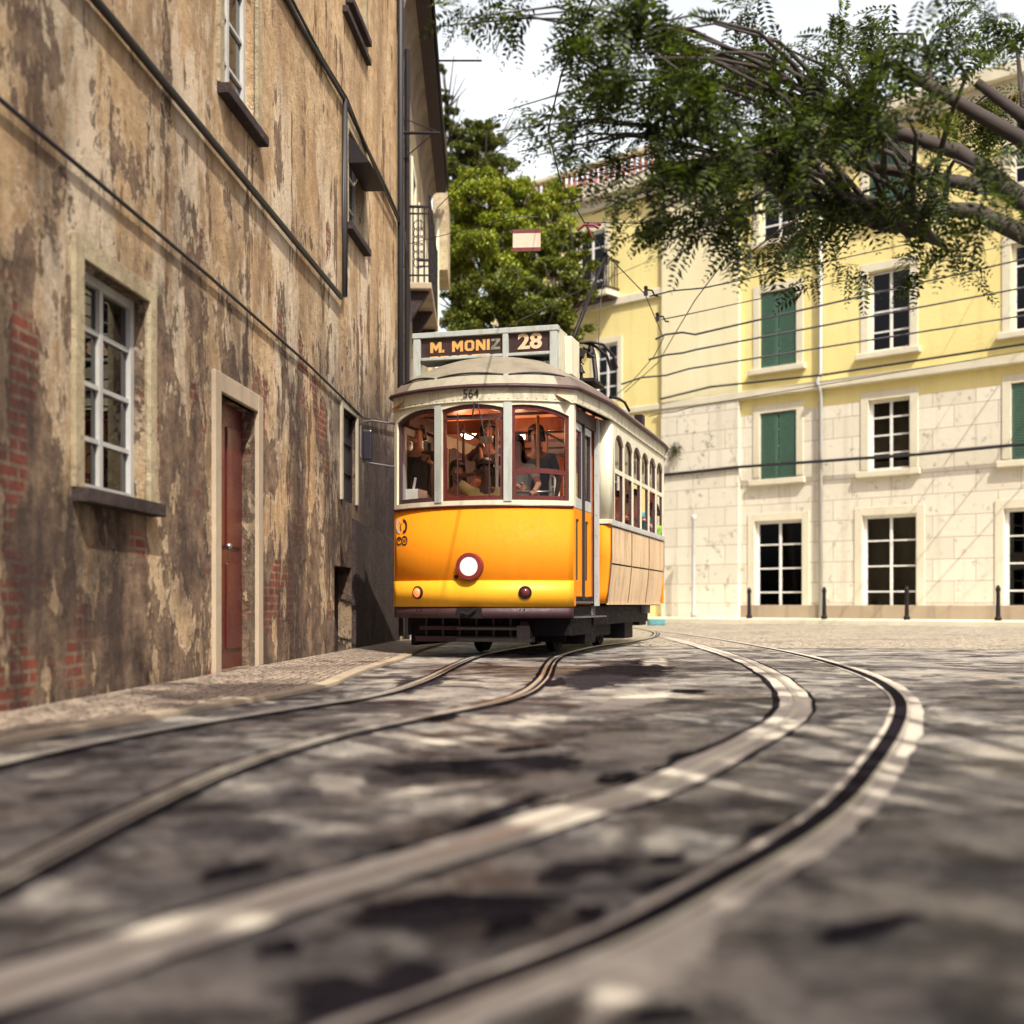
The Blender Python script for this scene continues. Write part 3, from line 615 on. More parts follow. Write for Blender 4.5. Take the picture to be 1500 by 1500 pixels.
# --- yellow building
fa = math.atan2(-.682, .731)
b4 = thing('yellow_house', 'pale yellow sunlit townhouse with balcony and terracotta balustrade', 'house', (fo.x, fo.y, 0), fa)
LY = 8.2
holes = [(4.4,5.65,11.4,13.75),(1.2,2.4,11.4,13.75),(5.2,6.2,7.7,9.7),(2.2,3.3,7.7,9.7),(5.2,6.2,3.2,5.4),(2.2,3.3,3.2,5.4)]
wl = facade_sheet(LY, 0, 14.8, holes, .2); body_box(wl, LY, 9, 0, 14.8); wl.build('wall', 'yellow_wall', b4)
for h in holes: window(b4, *h, 'white', .10, (1, 3), .09, surround=(.2, 'stucco_white'))
tr = MB(); tr.box(0, LY, -.10, 0, 10.95, 11.25); tr.build('string_course', 'stucco_white', b4, bevel=.03); tr = MB(); tr.box(0, LY, -.06, 0, 7.15, 7.35); tr.build('string_course', 'stucco_white', b4, bevel=.02); tr = MB(); tr.box(0, LY, -.12, 0, 14.45, 14.8); tr.box(-.1, LY, -.35, .2, 14.8, 15.0); tr.build('cornice', 'stucco_white', b4, bevel=.03)
tr = MB(); tr.box(0, LY, -.25, .05, 15.0, 15.25); tr.box(0, LY, -.28, .08, 15.95, 16.1); tr.build('parapet', 'stucco_white', b4, bevel=.02)
tr = MB()
for k in range(33): tr.lathe((.15+k*.245, -.1, 15.25), (0,0,1), [(.06,0),(.04,.06),(.085,.25),(.05,.5),(.07,.7)], 8)
tr.build('balustrade', 'terracotta', b4, smooth=True)
tr = MB(); tr.box(3.9, 6.3, -.75, 0, 11.22, 11.4); tr.build('balcony_slab', 'stucco_white', b4, bevel=.02)
tr = MB(); tr.box(3.95, 6.25, -.60, 0, 11.13, 11.2); tr.build('balcony_shadow_board', 'plinth', b4)  # dark strip painting the shade under the balcony slab
tr = MB(); tr.tube([(3.95,0,12.45),(3.95,-.7,12.45),(6.25,-.7,12.45),(6.25,0,12.45)], .04, 6); tr.tube([(3.95,0,11.5),(3.95,-.7,11.5),(6.25,-.7,11.5),(6.25,0,11.5)], .03, 6)
for k in range(17): x = 3.95+2.3*k/16; tr.lathe((x,-.7,11.4), (0,0,1), [(.015,0),(.035,.2),(.018,.4),(.035,.6),(.015,1.05)], 6)
for k in range(4): tr.tube([(6.25,-.15*k-.1,11.4),(6.25,-.15*k-.1,12.45)], .02, 5)
tr.lathe((6.25,-.7,12.45), (0,0,1), [(.03,0),(.06,.08),(.02,.2),(.05,.28),(.005,.36)], 8)
tr.build('balcony_railing', 'iron', b4)
# --- white stone building
pW = fac(LY)
b5 = thing('stone_house', 'tall townhouse with white stone lower walls and pilaster right of the tram', 'house', (pW.x, pW.y, 0), fa)
holes = [(3.7,5.0,8.0,10.4),(3.5,5.2,.2,3.2),(7.4,8.7,8.0,10.4),(7.2,8.9,.2,3.2),(11.6,12.9,8.0,10.4),(11.4,13.1,.2,3.2),(16,17.3,8.0,10.4),(15.8,17.5,.2,3.2),(3.7,5.0,12,14),(7.4,8.7,12,14),(11.6,12.9,12,14),(16,17.3,12,14),
         (3.7,5.0,4.5,6.6),(7.4,8.7,4.5,6.6),(11.6,12.9,4.5,6.6),(16,17.3,4.5,6.6)]
LW = 22
wl = facade_sheet(LW, 0, 15.2, holes, .3); body_box(wl, LW, 10, 0, 15.2); lowf = MB(); upf = MB()
for f_ in wl.f:
    zc_ = sum(wl.v[i][2] for i in f_)/len(f_); (lowf if zc_ < 6.6 else upf).add([wl.v[i] for i in f_], [tuple(range(len(f_)))])
lowf.build('lower_wall', 'ashlar', b5); upf.build('wall', 'yellow_wall', b5)
for i_, h in enumerate(holes):
    window(b5, *h, 'white', .16, (1, 3), .09, surround=(.24, 'stucco_white'))
    if i_ in (0, 6, 9, 12, 14):
        for k in (0, 1):
            x0 = h[0]+(h[1]-h[0])*.5*k; sh_ = MB(); sh_.box(x0+.02, x0+(h[1]-h[0])/2-.02, .03, .07, h[2]+.03, h[3]-.03)
            for z in np.arange(h[2]+.15, h[3]-.1, .075): sh_.box(x0+.1, x0+(h[1]-h[0])/2-.1, .018, .03, z, z+.04)
            sh_.build('shutter', 'shutter_green', b5, bevel=.006)
    if h[2] > 1:
        q_ = MB(); q_.box(h[0]-.35, h[1]+.35, -.16, 0, h[2]-.18, h[2]); q_.build('sill', 'stucco_white', b5, bevel=.02)
        cu_ = MB(); rows_ = [[(h[0]+.08+(h[1]-h[0]-.16)*(t/14)*.42, .30+.03*math.sin(t*1.9), z) for t in range(15)] for z in (h[2]+.1, h[3]-.1)]; cu_.strip(rows_); cu_.build('curtain', 'white', b5)
dp = MB(); dp.tube([(5.9,-.12,0),(5.9,-.12,7.0),(5.9,-.34,7.3),(5.9,-.12,7.6),(5.9,-.12,14.4)], .06, 8); dp.build('downpipe', 'greyframe', b5, smooth=True)
dp = MB(); dp.box(0, LW, -.06, 0, 0, .55); dp.build('base_course', 'kerb', b5, bevel=.02)
tr = MB(); tr.box(-.05, 3.0, -.16, 0, 0, 7.1); tr.build('pilaster', 'ashlar', b5, bevel=.02); tr = MB(); tr.box(-.05, 3.0, -.13, 0, 7.1, 14.4); tr.build('upper_pilaster', 'pale_yellow', b5, bevel=.02)
tr = MB(); tr.box(0, LW, -.20, 0, 7.1, 7.35); tr.build('string_course', 'stucco_white', b5, bevel=.03); tr = MB(); tr.box(0, LW, -.25, 0, 14.4, 14.8); tr.box(0, LW, -.5, .2, 14.8, 15.2); tr.build('cornice', 'stucco_white', b5, bevel=.03)
tr = MB(); tr.tube([(-.05,-.2,4.9),(3,-.2,4.95),(9,-.2,4.86),(21,-.2,5.0)], .05, 6); tr.tube([(0,-.24,7.45),(2,-.25,7.62),(6,-.25,7.5),(14,-.25,7.6)], .035, 6); tr.build('cable', 'rubber', b5)
# hedge-like tuft growing from the wall
# street bits by the far pavement
q = fac(5.2, 3.0)
mb = MB(); mb.box(-.24, .24, -.12, .12, 0, .17); o = mb.build('painted_kerb_block', 'paint_blue', None, bevel=.03)
o.location = (3.95, 34.0, 0.004); tag(o, 'small blue and green painted block on the street behind the tram', 'block')
mb = MB(); mb.lathe((0,0,0), (0,0,1), [(.11,0),(.10,.15),(.065,.25),(.06,3.1),(.08,3.15),(.09,3.3)], 12); p_ = fac(10.0, .9)
o = mb.build('bollard_post', 'greyframe', None, smooth=True); o.location = (p_.x, p_.y, .15); tag(o, 'grey post on the far pavement before the white stone building', 'post')

# ---------------------------------------------------------------- the tram
Xc, Yc, TH = -.441, 13.42, R(16)
tram = thing('tram', 'old yellow and cream electric tram numbered 564 coming round the bend', 'tram', (Xc, Yc, 0), -TH)
# local: x lateral (image right), y towards the rear, z up
def loc_at(px, py, v):          # tram-local point seen at a photo pixel, v metres behind the front
    k = (px-750)/1820; c_, s_ = math.cos(TH), math.sin(TH)
    u = (k*(Yc+c_*v) - Xc - s_*v)/(c_+s_*k); Z = Yc - s_*u + c_*v
    return Vector((u, v, .6+(884-py)/1820*Z))
RA = 1.552; PM = math.asin(1.04/RA)
def arc(phi, off=0.0): return ((RA+off)*math.sin(phi), RA-(RA+off)*math.cos(phi))
def arc_strip(mb, z0, z1, off=0.0, p0=-PM, p1=PM, n=32, rev=False):
    a = [arc(p, off) for p in np.linspace(p0, p1, n+1)]
    f0 = z0 if callable(z0) else (lambda p: z0); f1 = z1 if callable(z1) else (lambda p: z1)
    ps = np.linspace(p0, p1, n+1)
    mb.strip([[(x, y, f1(p)) for (x, y), p in zip(a, ps)], [(x, y, f0(p)) for (x, y), p in zip(a, ps)]][::-1]); return mb
def uphi(u): return math.asin(u/RA)
def tp(name, mb, mat, **k): return mb.build(name, mat, tram, **k)
def rear(mb):                   # mirror a front piece to the rear end (narrower)
    m2 = MB(); m2.v = [(x*.90, 7.25-y, z) for x, y, z in mb.v]; m2.f = [f[::-1] for f in mb.f]; return m2
# front dash
d = MB(); arc_strip(d, .57, 1.645, 0); tp('front_panel', d, 'yellow', smooth=True, solid=.03); tp('rear_panel', rear(d), 'yellow', smooth=True, solid=.03)
d = MB(); arc_strip(d, .565, .85, .014, n=32); o = tp('front_band', d, 'yellow_light', smooth=True, solid=.018)
d = MB(); arc_strip(d, 1.640, 1.662, .016); o = tp('belt_moulding', d, 'maroon', smooth=True, solid=.02)
d = MB(); arc_strip(d, .44, .563, .004); tp('front_skirt', d, 'dark_maroon', smooth=True, solid=.02)
# cream front with three windows
u1 = .395; hp = .045
edges = [(-PM+.035, uphi(-u1-hp)), (uphi(-u1+hp), uphi(u1-hp)), (uphi(u1+hp), PM-.035)]
def hi(p):
    for i, (a, b_) in enumerate(edges):
        if a <= p <= b_:
            t = (p-a)/(b_-a)*2-1
            if i == 1: return 2.755-.045*t*t
            if i == 0: return 2.75-.10*((1-t)/2)**2.2 - .015*t*t
            return 2.75-.10*((1+t)/2)**2.2 - .015*t*t
    return 0
fr = MB(); arc_strip(fr, 1.662, 1.715, 0)
for a, b_ in edges: arc_strip(fr, lambda p: hi(p), 2.79, 0, a, b_, 16)
for a, b_ in ((-PM, edges[0][0]), (edges[0][1], edges[1][0]), (edges[1][1], edges[2][0]), (edges[2][1], PM)): arc_strip(fr, 1.715, 2.79, 0, a, b_, 3)
tp('front_window_surround', fr, 'cream', smooth=False, solid=.05); tp('rear_window_surround', rear(fr), 'cream', solid=.05)
for s_ in (-1, 1):
    ps = MB(); arc_strip(ps, 1.70, 2.78, .010, uphi(s_*u1)-.028, uphi(s_*u1)+.028, 3); tp('window_post', ps, 'signgrey', solid=.012)
for i, (a, b_) in enumerate(edges):   # sash frames and panes
    fm = 'dark_maroon' if i == 0 else 'maroon'; f = MB(); wd = .022
    arc_strip(f, 1.717, 1.765, -.025, a+.001, b_-.001, 10)
    arc_strip(f, lambda p: hi(min(max(p, a+.002), b_-.002))-.045, lambda p: hi(min(max(p, a+.002), b_-.002)), -.025, a+.001, b_-.001, 16)
    arc_strip(f, 1.76, 2.70, -.026, a+.001, a+wd, 2); arc_strip(f, 1.76, 2.70, -.026, b_-wd, b_-.001, 2)
    fo_ = tp('front_window', f, fm, solid=.03)
    g = MB(); arc_strip(g, 1.75, lambda p: hi(min(max(p, a+.002), b_-.002))-.02, -.05, a+.003, b_-.003, 12); g.build('pane', 'glass', fo_, smooth=True)
    if i == 1:
        for uu in (-.17, .19): 
            q = MB(); q.box(uu-.006, uu+.006, .045, .055, 1.765, 2.66); q.build('glazing_bar', 'dark_maroon', fo_)
        q = MB(); q.box(-.33, .33, .05, .065, 2.60, 2.62); q.build('glazing_bar', 'dark_maroon', fo_)
    if i == 2:   # lowered half sash
        q = MB(); top = lambda p: 2.06-.03*((p-(a+b_)/2)/((b_-a)/2))**2 if True else 0
        arc_strip(q, lambda p: top(p)-.055, top, -.008, a+.004, b_-.004, 12); arc_strip(q, 1.73, 2.03, -.009, a+.004, a+.03, 2); arc_strip(q, 1.73, 2.03, -.009, b_-.03, b_-.004, 2); arc_strip(q, 1.72, 1.745, -.009, a+.004, b_-.004, 8)
        q.build('lowered_sash', 'maroon', fo_, solid=.02)
# smooth outline for letterboard, gutter, roof
def outline(off=0.0):
    P = [arc(p, off) for p in np.linspace(-PM, PM, 25)]
    side = smooth_path([(1.06,.43),(1.12,.95),(1.175,1.5),(1.19,1.95),(1.19,3.8),(1.19,5.6),(1.12,6.1),(1.0,6.6),(.94,6.85)], 4)
    Rr_ = [(p.x+off, p.y) for p in side]
    back = [(x*.90, 7.25-y) for x, y in [arc(p, off) for p in np.linspace(PM*.97, -PM*.97, 21)]]
    return P + Rr_ + back + [(-x, y) for x, y in Rr_][::-1]
def loop_strip(mb, levels):      # levels: (off, z)
    rows = []
    for off, z in levels:
        o_ = outline(off); rows.append([(x, y, z) for x, y in o_] + [(o_[0][0], o_[0][1], z)])
    mb.strip(rows); return mb
lb = MB(); loop_strip(lb, [(.004, 2.785), (.012, 2.93)]); tp('letterboard', lb, 'cream_dirty', smooth=False, solid=.03)
lb = MB(); loop_strip(lb, [(.012, 2.775), (.020, 2.780), (.020, 2.792), (.010, 2.796)]); tp('drip_rail', lb, 'cream_dirty')
rv = MB()
for p in np.linspace(-PM*.98, PM*.98, 23):
    x, y = arc(p, .018); rv.ball((x, y, 2.80), .006, 5)
for v in np.linspace(.6, 5.6, 22):
    uu = np.interp(v, [.43,.95,1.5,1.95,5.6], [1.06,1.12,1.175,1.19,1.19]); rv.ball((uu+.014, v, 2.80), .005, 5)
tp('rivets', rv, 'iron')
gt = MB(); loop_strip(gt, [(.01, 2.925), (.055, 2.92), (.065, 2.935), (.055, 2.955), (.03, 2.965), (.0, 2.955)]); tp('gutter', gt, 'dark_maroon', smooth=True)
# roof
def roof_pt(x, y, f):
    cy = min(max(y, 1.05), 6.25); return (x*(1-f), y+(cy-y)*f)
rows = []; base = outline(.02); prof = [(0, 2.955), (.02, 2.99), (.05, 3.045), (.085, 3.085)] + [(f, 3.085+.36*(1-(1-(f-.085)/.915)**2.1)) for f in (.13,.2,.3,.42,.55,.7,.85,.96,1.0)]
for f, z in prof:
    rows.append([(*roof_pt(x, y, f), z) for x, y in base] + [(*roof_pt(*base[0], f), z)])
nb_ = len(base)+1
def roof_rows(cond, r0, r1):
    mb = MB(); 
    for i in range(r0, r1):
        for j in range(nb_-1):
            x, y = base[j % len(base)]; x2, y2 = base[(j+1) % len(base)]
            if cond((x+x2)/2, (y+y2)/2): mb.add([rows[i][j], rows[i][j+1], rows[i+1][j+1], rows[i+1][j]], [(0,1,2,3)])
    return mb
def weld(o):
    import bmesh
    b_ = bmesh.new(); b_.from_mesh(o.data); bmesh.ops.remove_doubles(b_, verts=b_.verts, dist=.0004); bmesh.ops.recalc_face_normals(b_, faces=b_.faces); b_.to_mesh(o.data); b_.free(); o.data.shade_smooth()
fr_ = lambda x, y: y < .42 and -.80 < x < .92
weld(tp('roof_fascia', roof_rows(fr_, 0, 3), 'roof_fascia')); weld(tp('roof_fascia', roof_rows(lambda x, y: not fr_(x, y), 0, 3), 'roofdark'))
weld(tp('roof', roof_rows(lambda x, y: y < 1.3, 3, len(rows)-1), 'roofgrey')); weld(tp('roof', roof_rows(lambda x, y: y >= 1.3, 3, len(rows)-1), 'roofdark'))
for pa, pb in ((-PM*.97, uphi(-.50)), (uphi(-.46), uphi(.36)), (uphi(.42), PM*.97)):   # rain strips over the front
    q = MB(); pts_ = []
    for k, p in enumerate(np.linspace(pa, pb, 12)):
        t = k/11; x, y = arc(p, .02); x, y = roof_pt(x, y, .085); pts_.append((x, y-.012, 3.10-.028*abs(2*t-1)**2))
    q.tube(pts_, .011, 6); tp('rain_strip', q, 'rubber', smooth=True)
for sgn in (-1, 1):
    for v0, v1 in ((1.3, 2.1), (2.6, 3.4), (4.2, 5.0)):   # roof ventilators
        q = MB(); q.tube([(sgn*.62, v0, 3.40), (sgn*.62, v0+.12, 3.44), (sgn*.62, v1-.12, 3.44), (sgn*.62, v1, 3.40)], .05, 8); tp('ventilator', q, 'roofgrey', smooth=True)
# sides ---------------------------------------------------------
for sg in (1, -1):
    mx = lambda mb: (setattr(mb, 'v', [(sg*x, y, z) for x, y, z in mb.v]), setattr(mb, 'f', [f if sg > 0 else f[::-1] for f in mb.f]), mb)[2]
    # corner post of the platform
    q = MB(); q.box(1.0, 1.045, .40, .50, .57, 1.64); tp('corner_post_lower', mx(q), 'yellow', bevel=.006)
    q = MB(); q.box(1.0, 1.045, .40, .50, 1.645, 2.785); tp('corner_post', mx(q), 'cream', bevel=.006)
    # folding door: two leaves
    for k, (v0, v1) in enumerate(((.53, 1.0), (1.02, 1.49))):
        q = MB(); fw = .06; x0, x1 = .965, 1.0
        for a, b_ in ((v0, v0+fw), (v1-fw, v1)): q.box(x0, x1, a, b_, 1.66, 2.62)
        q.box(x0, x1, v0+fw, v1-fw, 1.66, 1.78); q.box(x0, x1, v0+fw, v1-fw, 2.54, 2.62)
        dr = tp('door', mx(q), 'greyframe', bevel=.004)
        q = MB(); q.box(.975, .985, v0+fw+.03, v1-fw-.03, 1.80, 2.52); mx(q).build('pane', 'glass', dr)
        q = MB()
        for a, b_ in ((v0+fw, v0+fw+.03), (v1-fw-.03, v1-fw)): q.box(.968, 1.004, a, b_, 1.78, 2.54)
        mx(q).build('window_frame', 'dark_maroon', dr)
        q = MB(); q.box(.965, 1.0, v0, v0+.15, .66, 1.655); q.box(.965, 1.0, v1-.15, v1, .66, 1.655); q.box(.965, 1.0, v0+.15, v1-.15, .66, .86); q.box(.965, 1.0, v0+.15, v1-.15, 1.54, 1.655)
        mx(q).build('lower_panel', 'yellow', dr, bevel=.004)
        q = MB(); q.box(.970, .982, v0+.15, v1-.15, .86, 1.54); mx(q).build('slot', 'rubber', dr)
    q = MB(); q.box(.97, 1.03, 1.0, 1.022, .64, 2.64); tp('door_rubber', mx(q), 'rubber')
    q = MB(); q.box(.90, 1.02, .50, 1.66, 2.63, 2.775); tp('door_header', mx(q), 'dark_maroon')
    q = MB(); q.box(.86, .93, 1.52, 1.66, .6, 2.7); tp('door_pocket', mx(q), 'rubber')
    q = MB(); q.box(1.0, 1.055, 1.645, 1.705, .57, 2.775)
    for z in np.linspace(.7, 2.6, 9): q.ball((1.03, 1.642, z), .008, 5)
    tp('bulkhead_post', mx(q), 'greyframe', bevel=.004)
    # bulkhead corner
    q = MB(); q.strip([[(1.055,1.70,1.545),(1.12,1.715,1.545),(1.165,1.73,1.545),(1.187,1.76,1.545),(1.19,1.90,1.545)], [(1.055,1.70,2.78),(1.12,1.715,2.78),(1.165,1.73,2.78),(1.187,1.76,2.78),(1.19,1.90,2.78)]]); tp('bulkhead_panel', mx(q), 'cream', smooth=True, solid=.03)
    rows = []
    for z, dx in ((.60,-.055),(.75,-.035),(.95,-.014),(1.15,0),(1.53,0)):
        rows.append([(1.045+dx,1.70,z),(1.12+dx,1.71,z),(1.165+dx,1.73,z),(1.187+dx,1.76,z)])
    q = MB(); q.strip(rows); tp('bulkhead_lower', mx(q), 'yellow', smooth=True, solid=.02)
    # lower side: 3 x 2 panels with dark joints
    def side_x(z): return 1.187 + float(np.interp(z, [.60,.75,.95,1.15,1.6], [-.055,-.035,-.014,0,0]))
    cols = np.linspace(1.76, 5.70, 4)
    for a, b_ in zip(cols[:-1], cols[1:]):
        for z0, z1 in ((.61, 1.065), (1.085, 1.515)):
            q = MB(); q.strip([[(side_x(z), v, z) for v in (a+.022, b_-.022)] for z in np.linspace(z0, z1, 9)]); tp('side_panel', mx(q), 'beige_panel', solid=.012)
    for jv in cols:
        q = MB(); q.strip([[(side_x(z)+.004, v, z) for v in (jv-.022, jv+.022)] for z in np.linspace(.61, 1.52, 9)]); tp('joint_strip', mx(q), 'brown_joint', solid=.006)
    q = MB(); q.strip([[(side_x(z)-.014, v, z) for v in (1.76, 5.70)] for z in np.linspace(.60, 1.53, 7)]); tp('side_frame', mx(q), 'black', smooth=True, solid=.02)
    q = MB(); q.strip([[(side_x(z)+.008, v, z) for v in (1.76, 5.72)] for z in (.585, .61)]); tp('side_sill', mx(q), 'beige_panel', solid=.02)
    q = MB(); q.box(1.16, 1.205, 1.72, 5.72, 1.53, 1.60); tp('belt_rail', mx(q), 'greyframe', bevel=.008)
    q = MB(); q.box(1.05, 1.20, 1.69, 1.76, 1.545, 1.60); tp('belt_rail', mx(q), 'cream', bevel=.008)
    # six windows
    wv = np.linspace(1.93, 5.62, 7)
    q = MB(); sk = 1.188
    def row_(a, b_, z0, z1): q.strip([[(sk, v, z0) for v in (a, b_)], [(sk, v, z1) for v in (a, b_)]])
    row_(1.86, 1.96, 1.60, 2.78); row_(5.59, 5.70, 1.60, 2.78)
    for k in range(6):
        a, b_ = wv[k], wv[k+1]; ins = .035
        if k: row_(a-ins, a+ins, 1.60, 2.78)
        vs = np.linspace(a+ins, b_-ins, 13); arch = [2.66-.11*abs(2*i/12-1)**2.6 for i in range(13)]
        q.strip([[(sk, v, z) for v, z in zip(vs, arch)], [(sk, v, 2.78) for v in vs]])
    tp('side_window_surround', mx(q), 'cream', solid=.045)
    for k in range(6):
        a, b_ = wv[k]+.035, wv[k+1]-.035
        vs = np.linspace(a, b_, 13); arch = [2.655-.11*abs(2*i/12-1)**2.6 for i in range(13)]
        q = MB(); q.strip([[(1.165, v, z-.04) for v, z in zip(vs, arch)], [(1.165, v, z) for v, z in zip(vs, arch)]]); q.box(1.14, 1.175, a, a+.025, 1.61, 2.55); q.box(1.14, 1.175, b_-.025, b_, 1.61, 2.55)
        wn = tp('side_window', mx(q), 'dark_maroon', solid=.02)
        q = MB(); q.box(1.14, 1.18, a, b_, 2.18, 2.235); mx(q).build('sash_rail', 'cream', wn)
        q = MB(); q.strip([[(1.155, v, 2.235) for v in vs], [(1.155, v, z-.03) for v, z in zip(vs, arch)]])
        mx(q).build('upper_pane', 'sashglass', wn)
        if sg < 0:
            q = MB(); q.box(1.13, 1.14, a, b_, 1.60, 2.62); mx(q).build('shutter', 'dark_maroon', wn)  # unseen cover added to stop daylight showing through the far windows
        if sg > 0:
            q = MB(); q.strip([[(1.135, v, 2.235) for v in vs], [(1.135, v, z-.03) for v, z in zip(vs, arch)]]); mx(q).build('blind', 'blind', wn)  # pale sheet painting the reflection seen in the upper pane
    # rear platform side
    q = MB(); q.strip([[(1.187,5.70,.6),(1.0,5.80,.6),(.93,6.88,.6)], [(1.187,5.70,1.6),(1.0,5.80,1.6),(.93,6.88,1.6)]]); tp('rear_side', mx(q), 'yellow', solid=.03)
    q = MB(); q.strip([[(1.187,5.70,1.6),(1.14,5.74,1.6)], [(1.187,5.70,2.78),(1.14,5.74,2.78)]]); q.box(.92,.96,6.7,6.9,1.6,2.78); tp('rear_post', mx(q), 'cream', solid=.03)
# roofline trolley etc
q = MB()  # floor, underframe
fl = [(-1.0,.45),(-.6,.18),(0,.06),(.6,.18),(1.0,.45),(1.0,1.65),(1.13,1.8),(1.13,5.65),(.95,5.8),(.88,6.8),(0,7.1),(-.88,6.8),(-.95,5.8),(-1.13,5.65),(-1.13,1.8),(-1.0,1.65)]
q.add([(x,y,.60) for x,y in fl]+[(x,y,.68) for x,y in fl], [tuple(range(16))[::-1], tuple(range(16,32))]+[(i,(i+1)%16,(i+1)%16+16,i+16) for i in range(16)])
tp('floor', q, 'black')
q = MB()
rows = []
for x in np.linspace(-1.1, 1.1, 13): rows.append([(x*(.93 if y < 1.2 or y > 6 else 1), y, 2.78+.30*(1-(x/1.1)**2)) for y in (.25, .8, 1.6, 3, 4.5, 5.8, 6.7)])
q.strip(rows); tp('ceiling', q, 'ceilwood', smooth=True)
q = MB()
for v in (1.7, 5.72):
    for s_ in (-1, 1): q.box(min(s_*.38, s_*1.03), max(s_*.38, s_*1.03), v-.015, v+.015, .68, 1.62); q.box(min(s_*.36,s_*.42), max(s_*.36,s_*.42), v-.02, v+.02, .68, 2.74); q.box(min(s_*.94,s_*1.03), max(s_*.94,s_*1.03), v-.02, v+.02, 1.62, 2.8)
    q.box(-1.0, 1.0, v-.018, v+.018, 2.68, 2.84)
tp('bulkhead', q, 'wood', bevel=.004)
for v in np.arange(2.4, 5.6, .78):
    for s_ in (-1, 1):
        q = MB(); q.box(min(s_*.42, s_*1.1), max(s_*.42, s_*1.1), v, v+.42, 1.05, 1.12); q.obox((s_*.76, v+.45, 1.42), (.68, .05, .62), (R(-8),0,0)); tp('seat', q, 'seat', bevel=.02)
q = MB()
for v in np.arange(1.2, 6.4, .8):
    q.box(-1.0, 1.0, v-.02, v+.02, 2.80, 2.83)
for s_ in (-1, 1): q.tube([(s_*.45, 1.0, 2.62), (s_*.45, 6.2, 2.62)], .016, 6)
q.tube([(.45,1.1,.68),(.45,1.1,2.7)], .017, 8); q.tube([(-.45,1.1,.68),(-.45,1.1,2.7)], .017, 8)
tp('ceiling_rails', q, 'dark_maroon')
q = MB(); a = loc_at(728, 650, .75); q.tube([(a.x, .75, .68), (a.x, .75, 2.74)], .018, 10); tp('grab_pole', q, 'white', smooth=True)
q = MB(); a = loc_at(783, 650, .75); q.tube([(a.x, .9, .68), (a.x, .9, 2.74)], .018, 10); tp('grab_pole', q, 'gold', smooth=True)
q = MB(); a, b_ = loc_at(757, 721, .50), loc_at(808, 720, .56); q.tube([a, b_], .013, 8); a, b_ = loc_at(752, 732, .45), loc_at(820, 728, .55); q.tube([a, b_], .010, 8); tp('window_guard_bar', q, 'steel', smooth=True)
q = MB()   # driver's desk and controller
a = loc_at(603, 722, .7); q.box(a.x-.10, a.x+.14, .55, .85, .68, a.z+.03); q.tube([(a.x+.06,.6,a.z+.03),(a.x+.10,.56,a.z+.16)], .016, 8)
tp('controller_box', q, 'white', bevel=.01)
q = MB(); a = loc_at(718, 732, .5); q.box(a.x-.35, a.x+.2, .32, .5, .68, a.z-.0); tp('driver_desk', q, 'wood', bevel=.01)
q = MB(); q.ball((loc_at(686,631,2.0)), .105, 12); q.v = list(q.v); tp('ceiling_lamp', q, 'bulb', smooth=True)
for px_, py_, v_ in ((730,628,3.6),(763,640,3.2),(700,612,4.6),(598,618,1.2)):
    if px_ == 598: continue
    q = MB(); q.ball((loc_at(px_, py_, v_)), .06, 10); tp('ceiling_lamp', q, 'bulb', smooth=True)
for (x, y, z, e) in ((0, 1.0, 2.6, 9), (0, 3.0, 2.5, 16), (0, 4.8, 2.5, 10)):
    ld = bpy.data.lights.new('tram_lamp_light', 'POINT'); ld.energy = e; ld.color = (1,.50,.26); ld.shadow_soft_size = .12
    lo = bpy.data.objects.new('tram_lamp_light', ld); C.objects.link(lo); lo.parent = tram; lo.location = (x, y, z)
# wiper
q = MB(); q.tube([(.08,-.03,2.765),(.14,-.03,2.50),(.20,-.025,2.18)], .006, 5); q.tube([(.05,-.03,2.765),(.02,-.025,2.62)], .010, 6); tp('wiper', q, 'rubber')
# headlight & lamps
def front_xyz(px, py, off=0.0):
    # solve on the arc
    best = min(np.linspace(-PM, PM, 400), key=lambda p: abs(loc_at(px, py, arc(p)[1]).x - arc(p)[0]))
    x, y = arc(best, off); z = loc_at(px, py, arc(best)[1]).z; return best, Vector((x, y, z))
ph, p0 = front_xyz(689, 830); nrm = Vector((math.sin(ph), -math.cos(ph), 0))
q = MB(); q.lathe(p0, nrm, [(.150,-.02),(.150,.05),(.142,.068),(.104,.072),(.100,.045)], 40); hl = tp('headlight', q, 'ring_red', smooth=False)
q = MB(); q.lathe(p0, nrm, [(.100,.02),(.100,.060),(.08,.072),(.04,.079),(.002,.081)], 32); q.build('lens', 'lamp', hl, smooth=True)
for px_, mt in ((614, 'orange_lamp'), (769, 'dark_lens')):
    ph, p0 = front_xyz(px_, 868); nrm = Vector((math.sin(ph), -math.cos(ph), 0))
    q = MB(); q.lathe(p0, nrm, [(.072,-.0),(.072,.032),(.064,.04),(.056,.04),(.054,.02)], 28); o = tp('indicator_lamp', q, 'iron')
    q = MB(); q.lathe(p0, nrm, [(.053,.01),(.053,.035),(.04,.052),(.015,.060),(.002,.061)], 24); q.build('lens', mt, o, smooth=True)
q = MB(); ph, p0 = front_xyz(669, 845); q.lathe(p0, (math.sin(ph),-math.cos(ph),0), [(.02,0),(.02,.03),(.012,.035)], 12); tp('socket', q, 'iron')
# front numbers
text_part('fleet_number', '564', .125, (.0, -.0145, 2.862), 'ink', tram, .0006, sx=1.0, depth=.001)
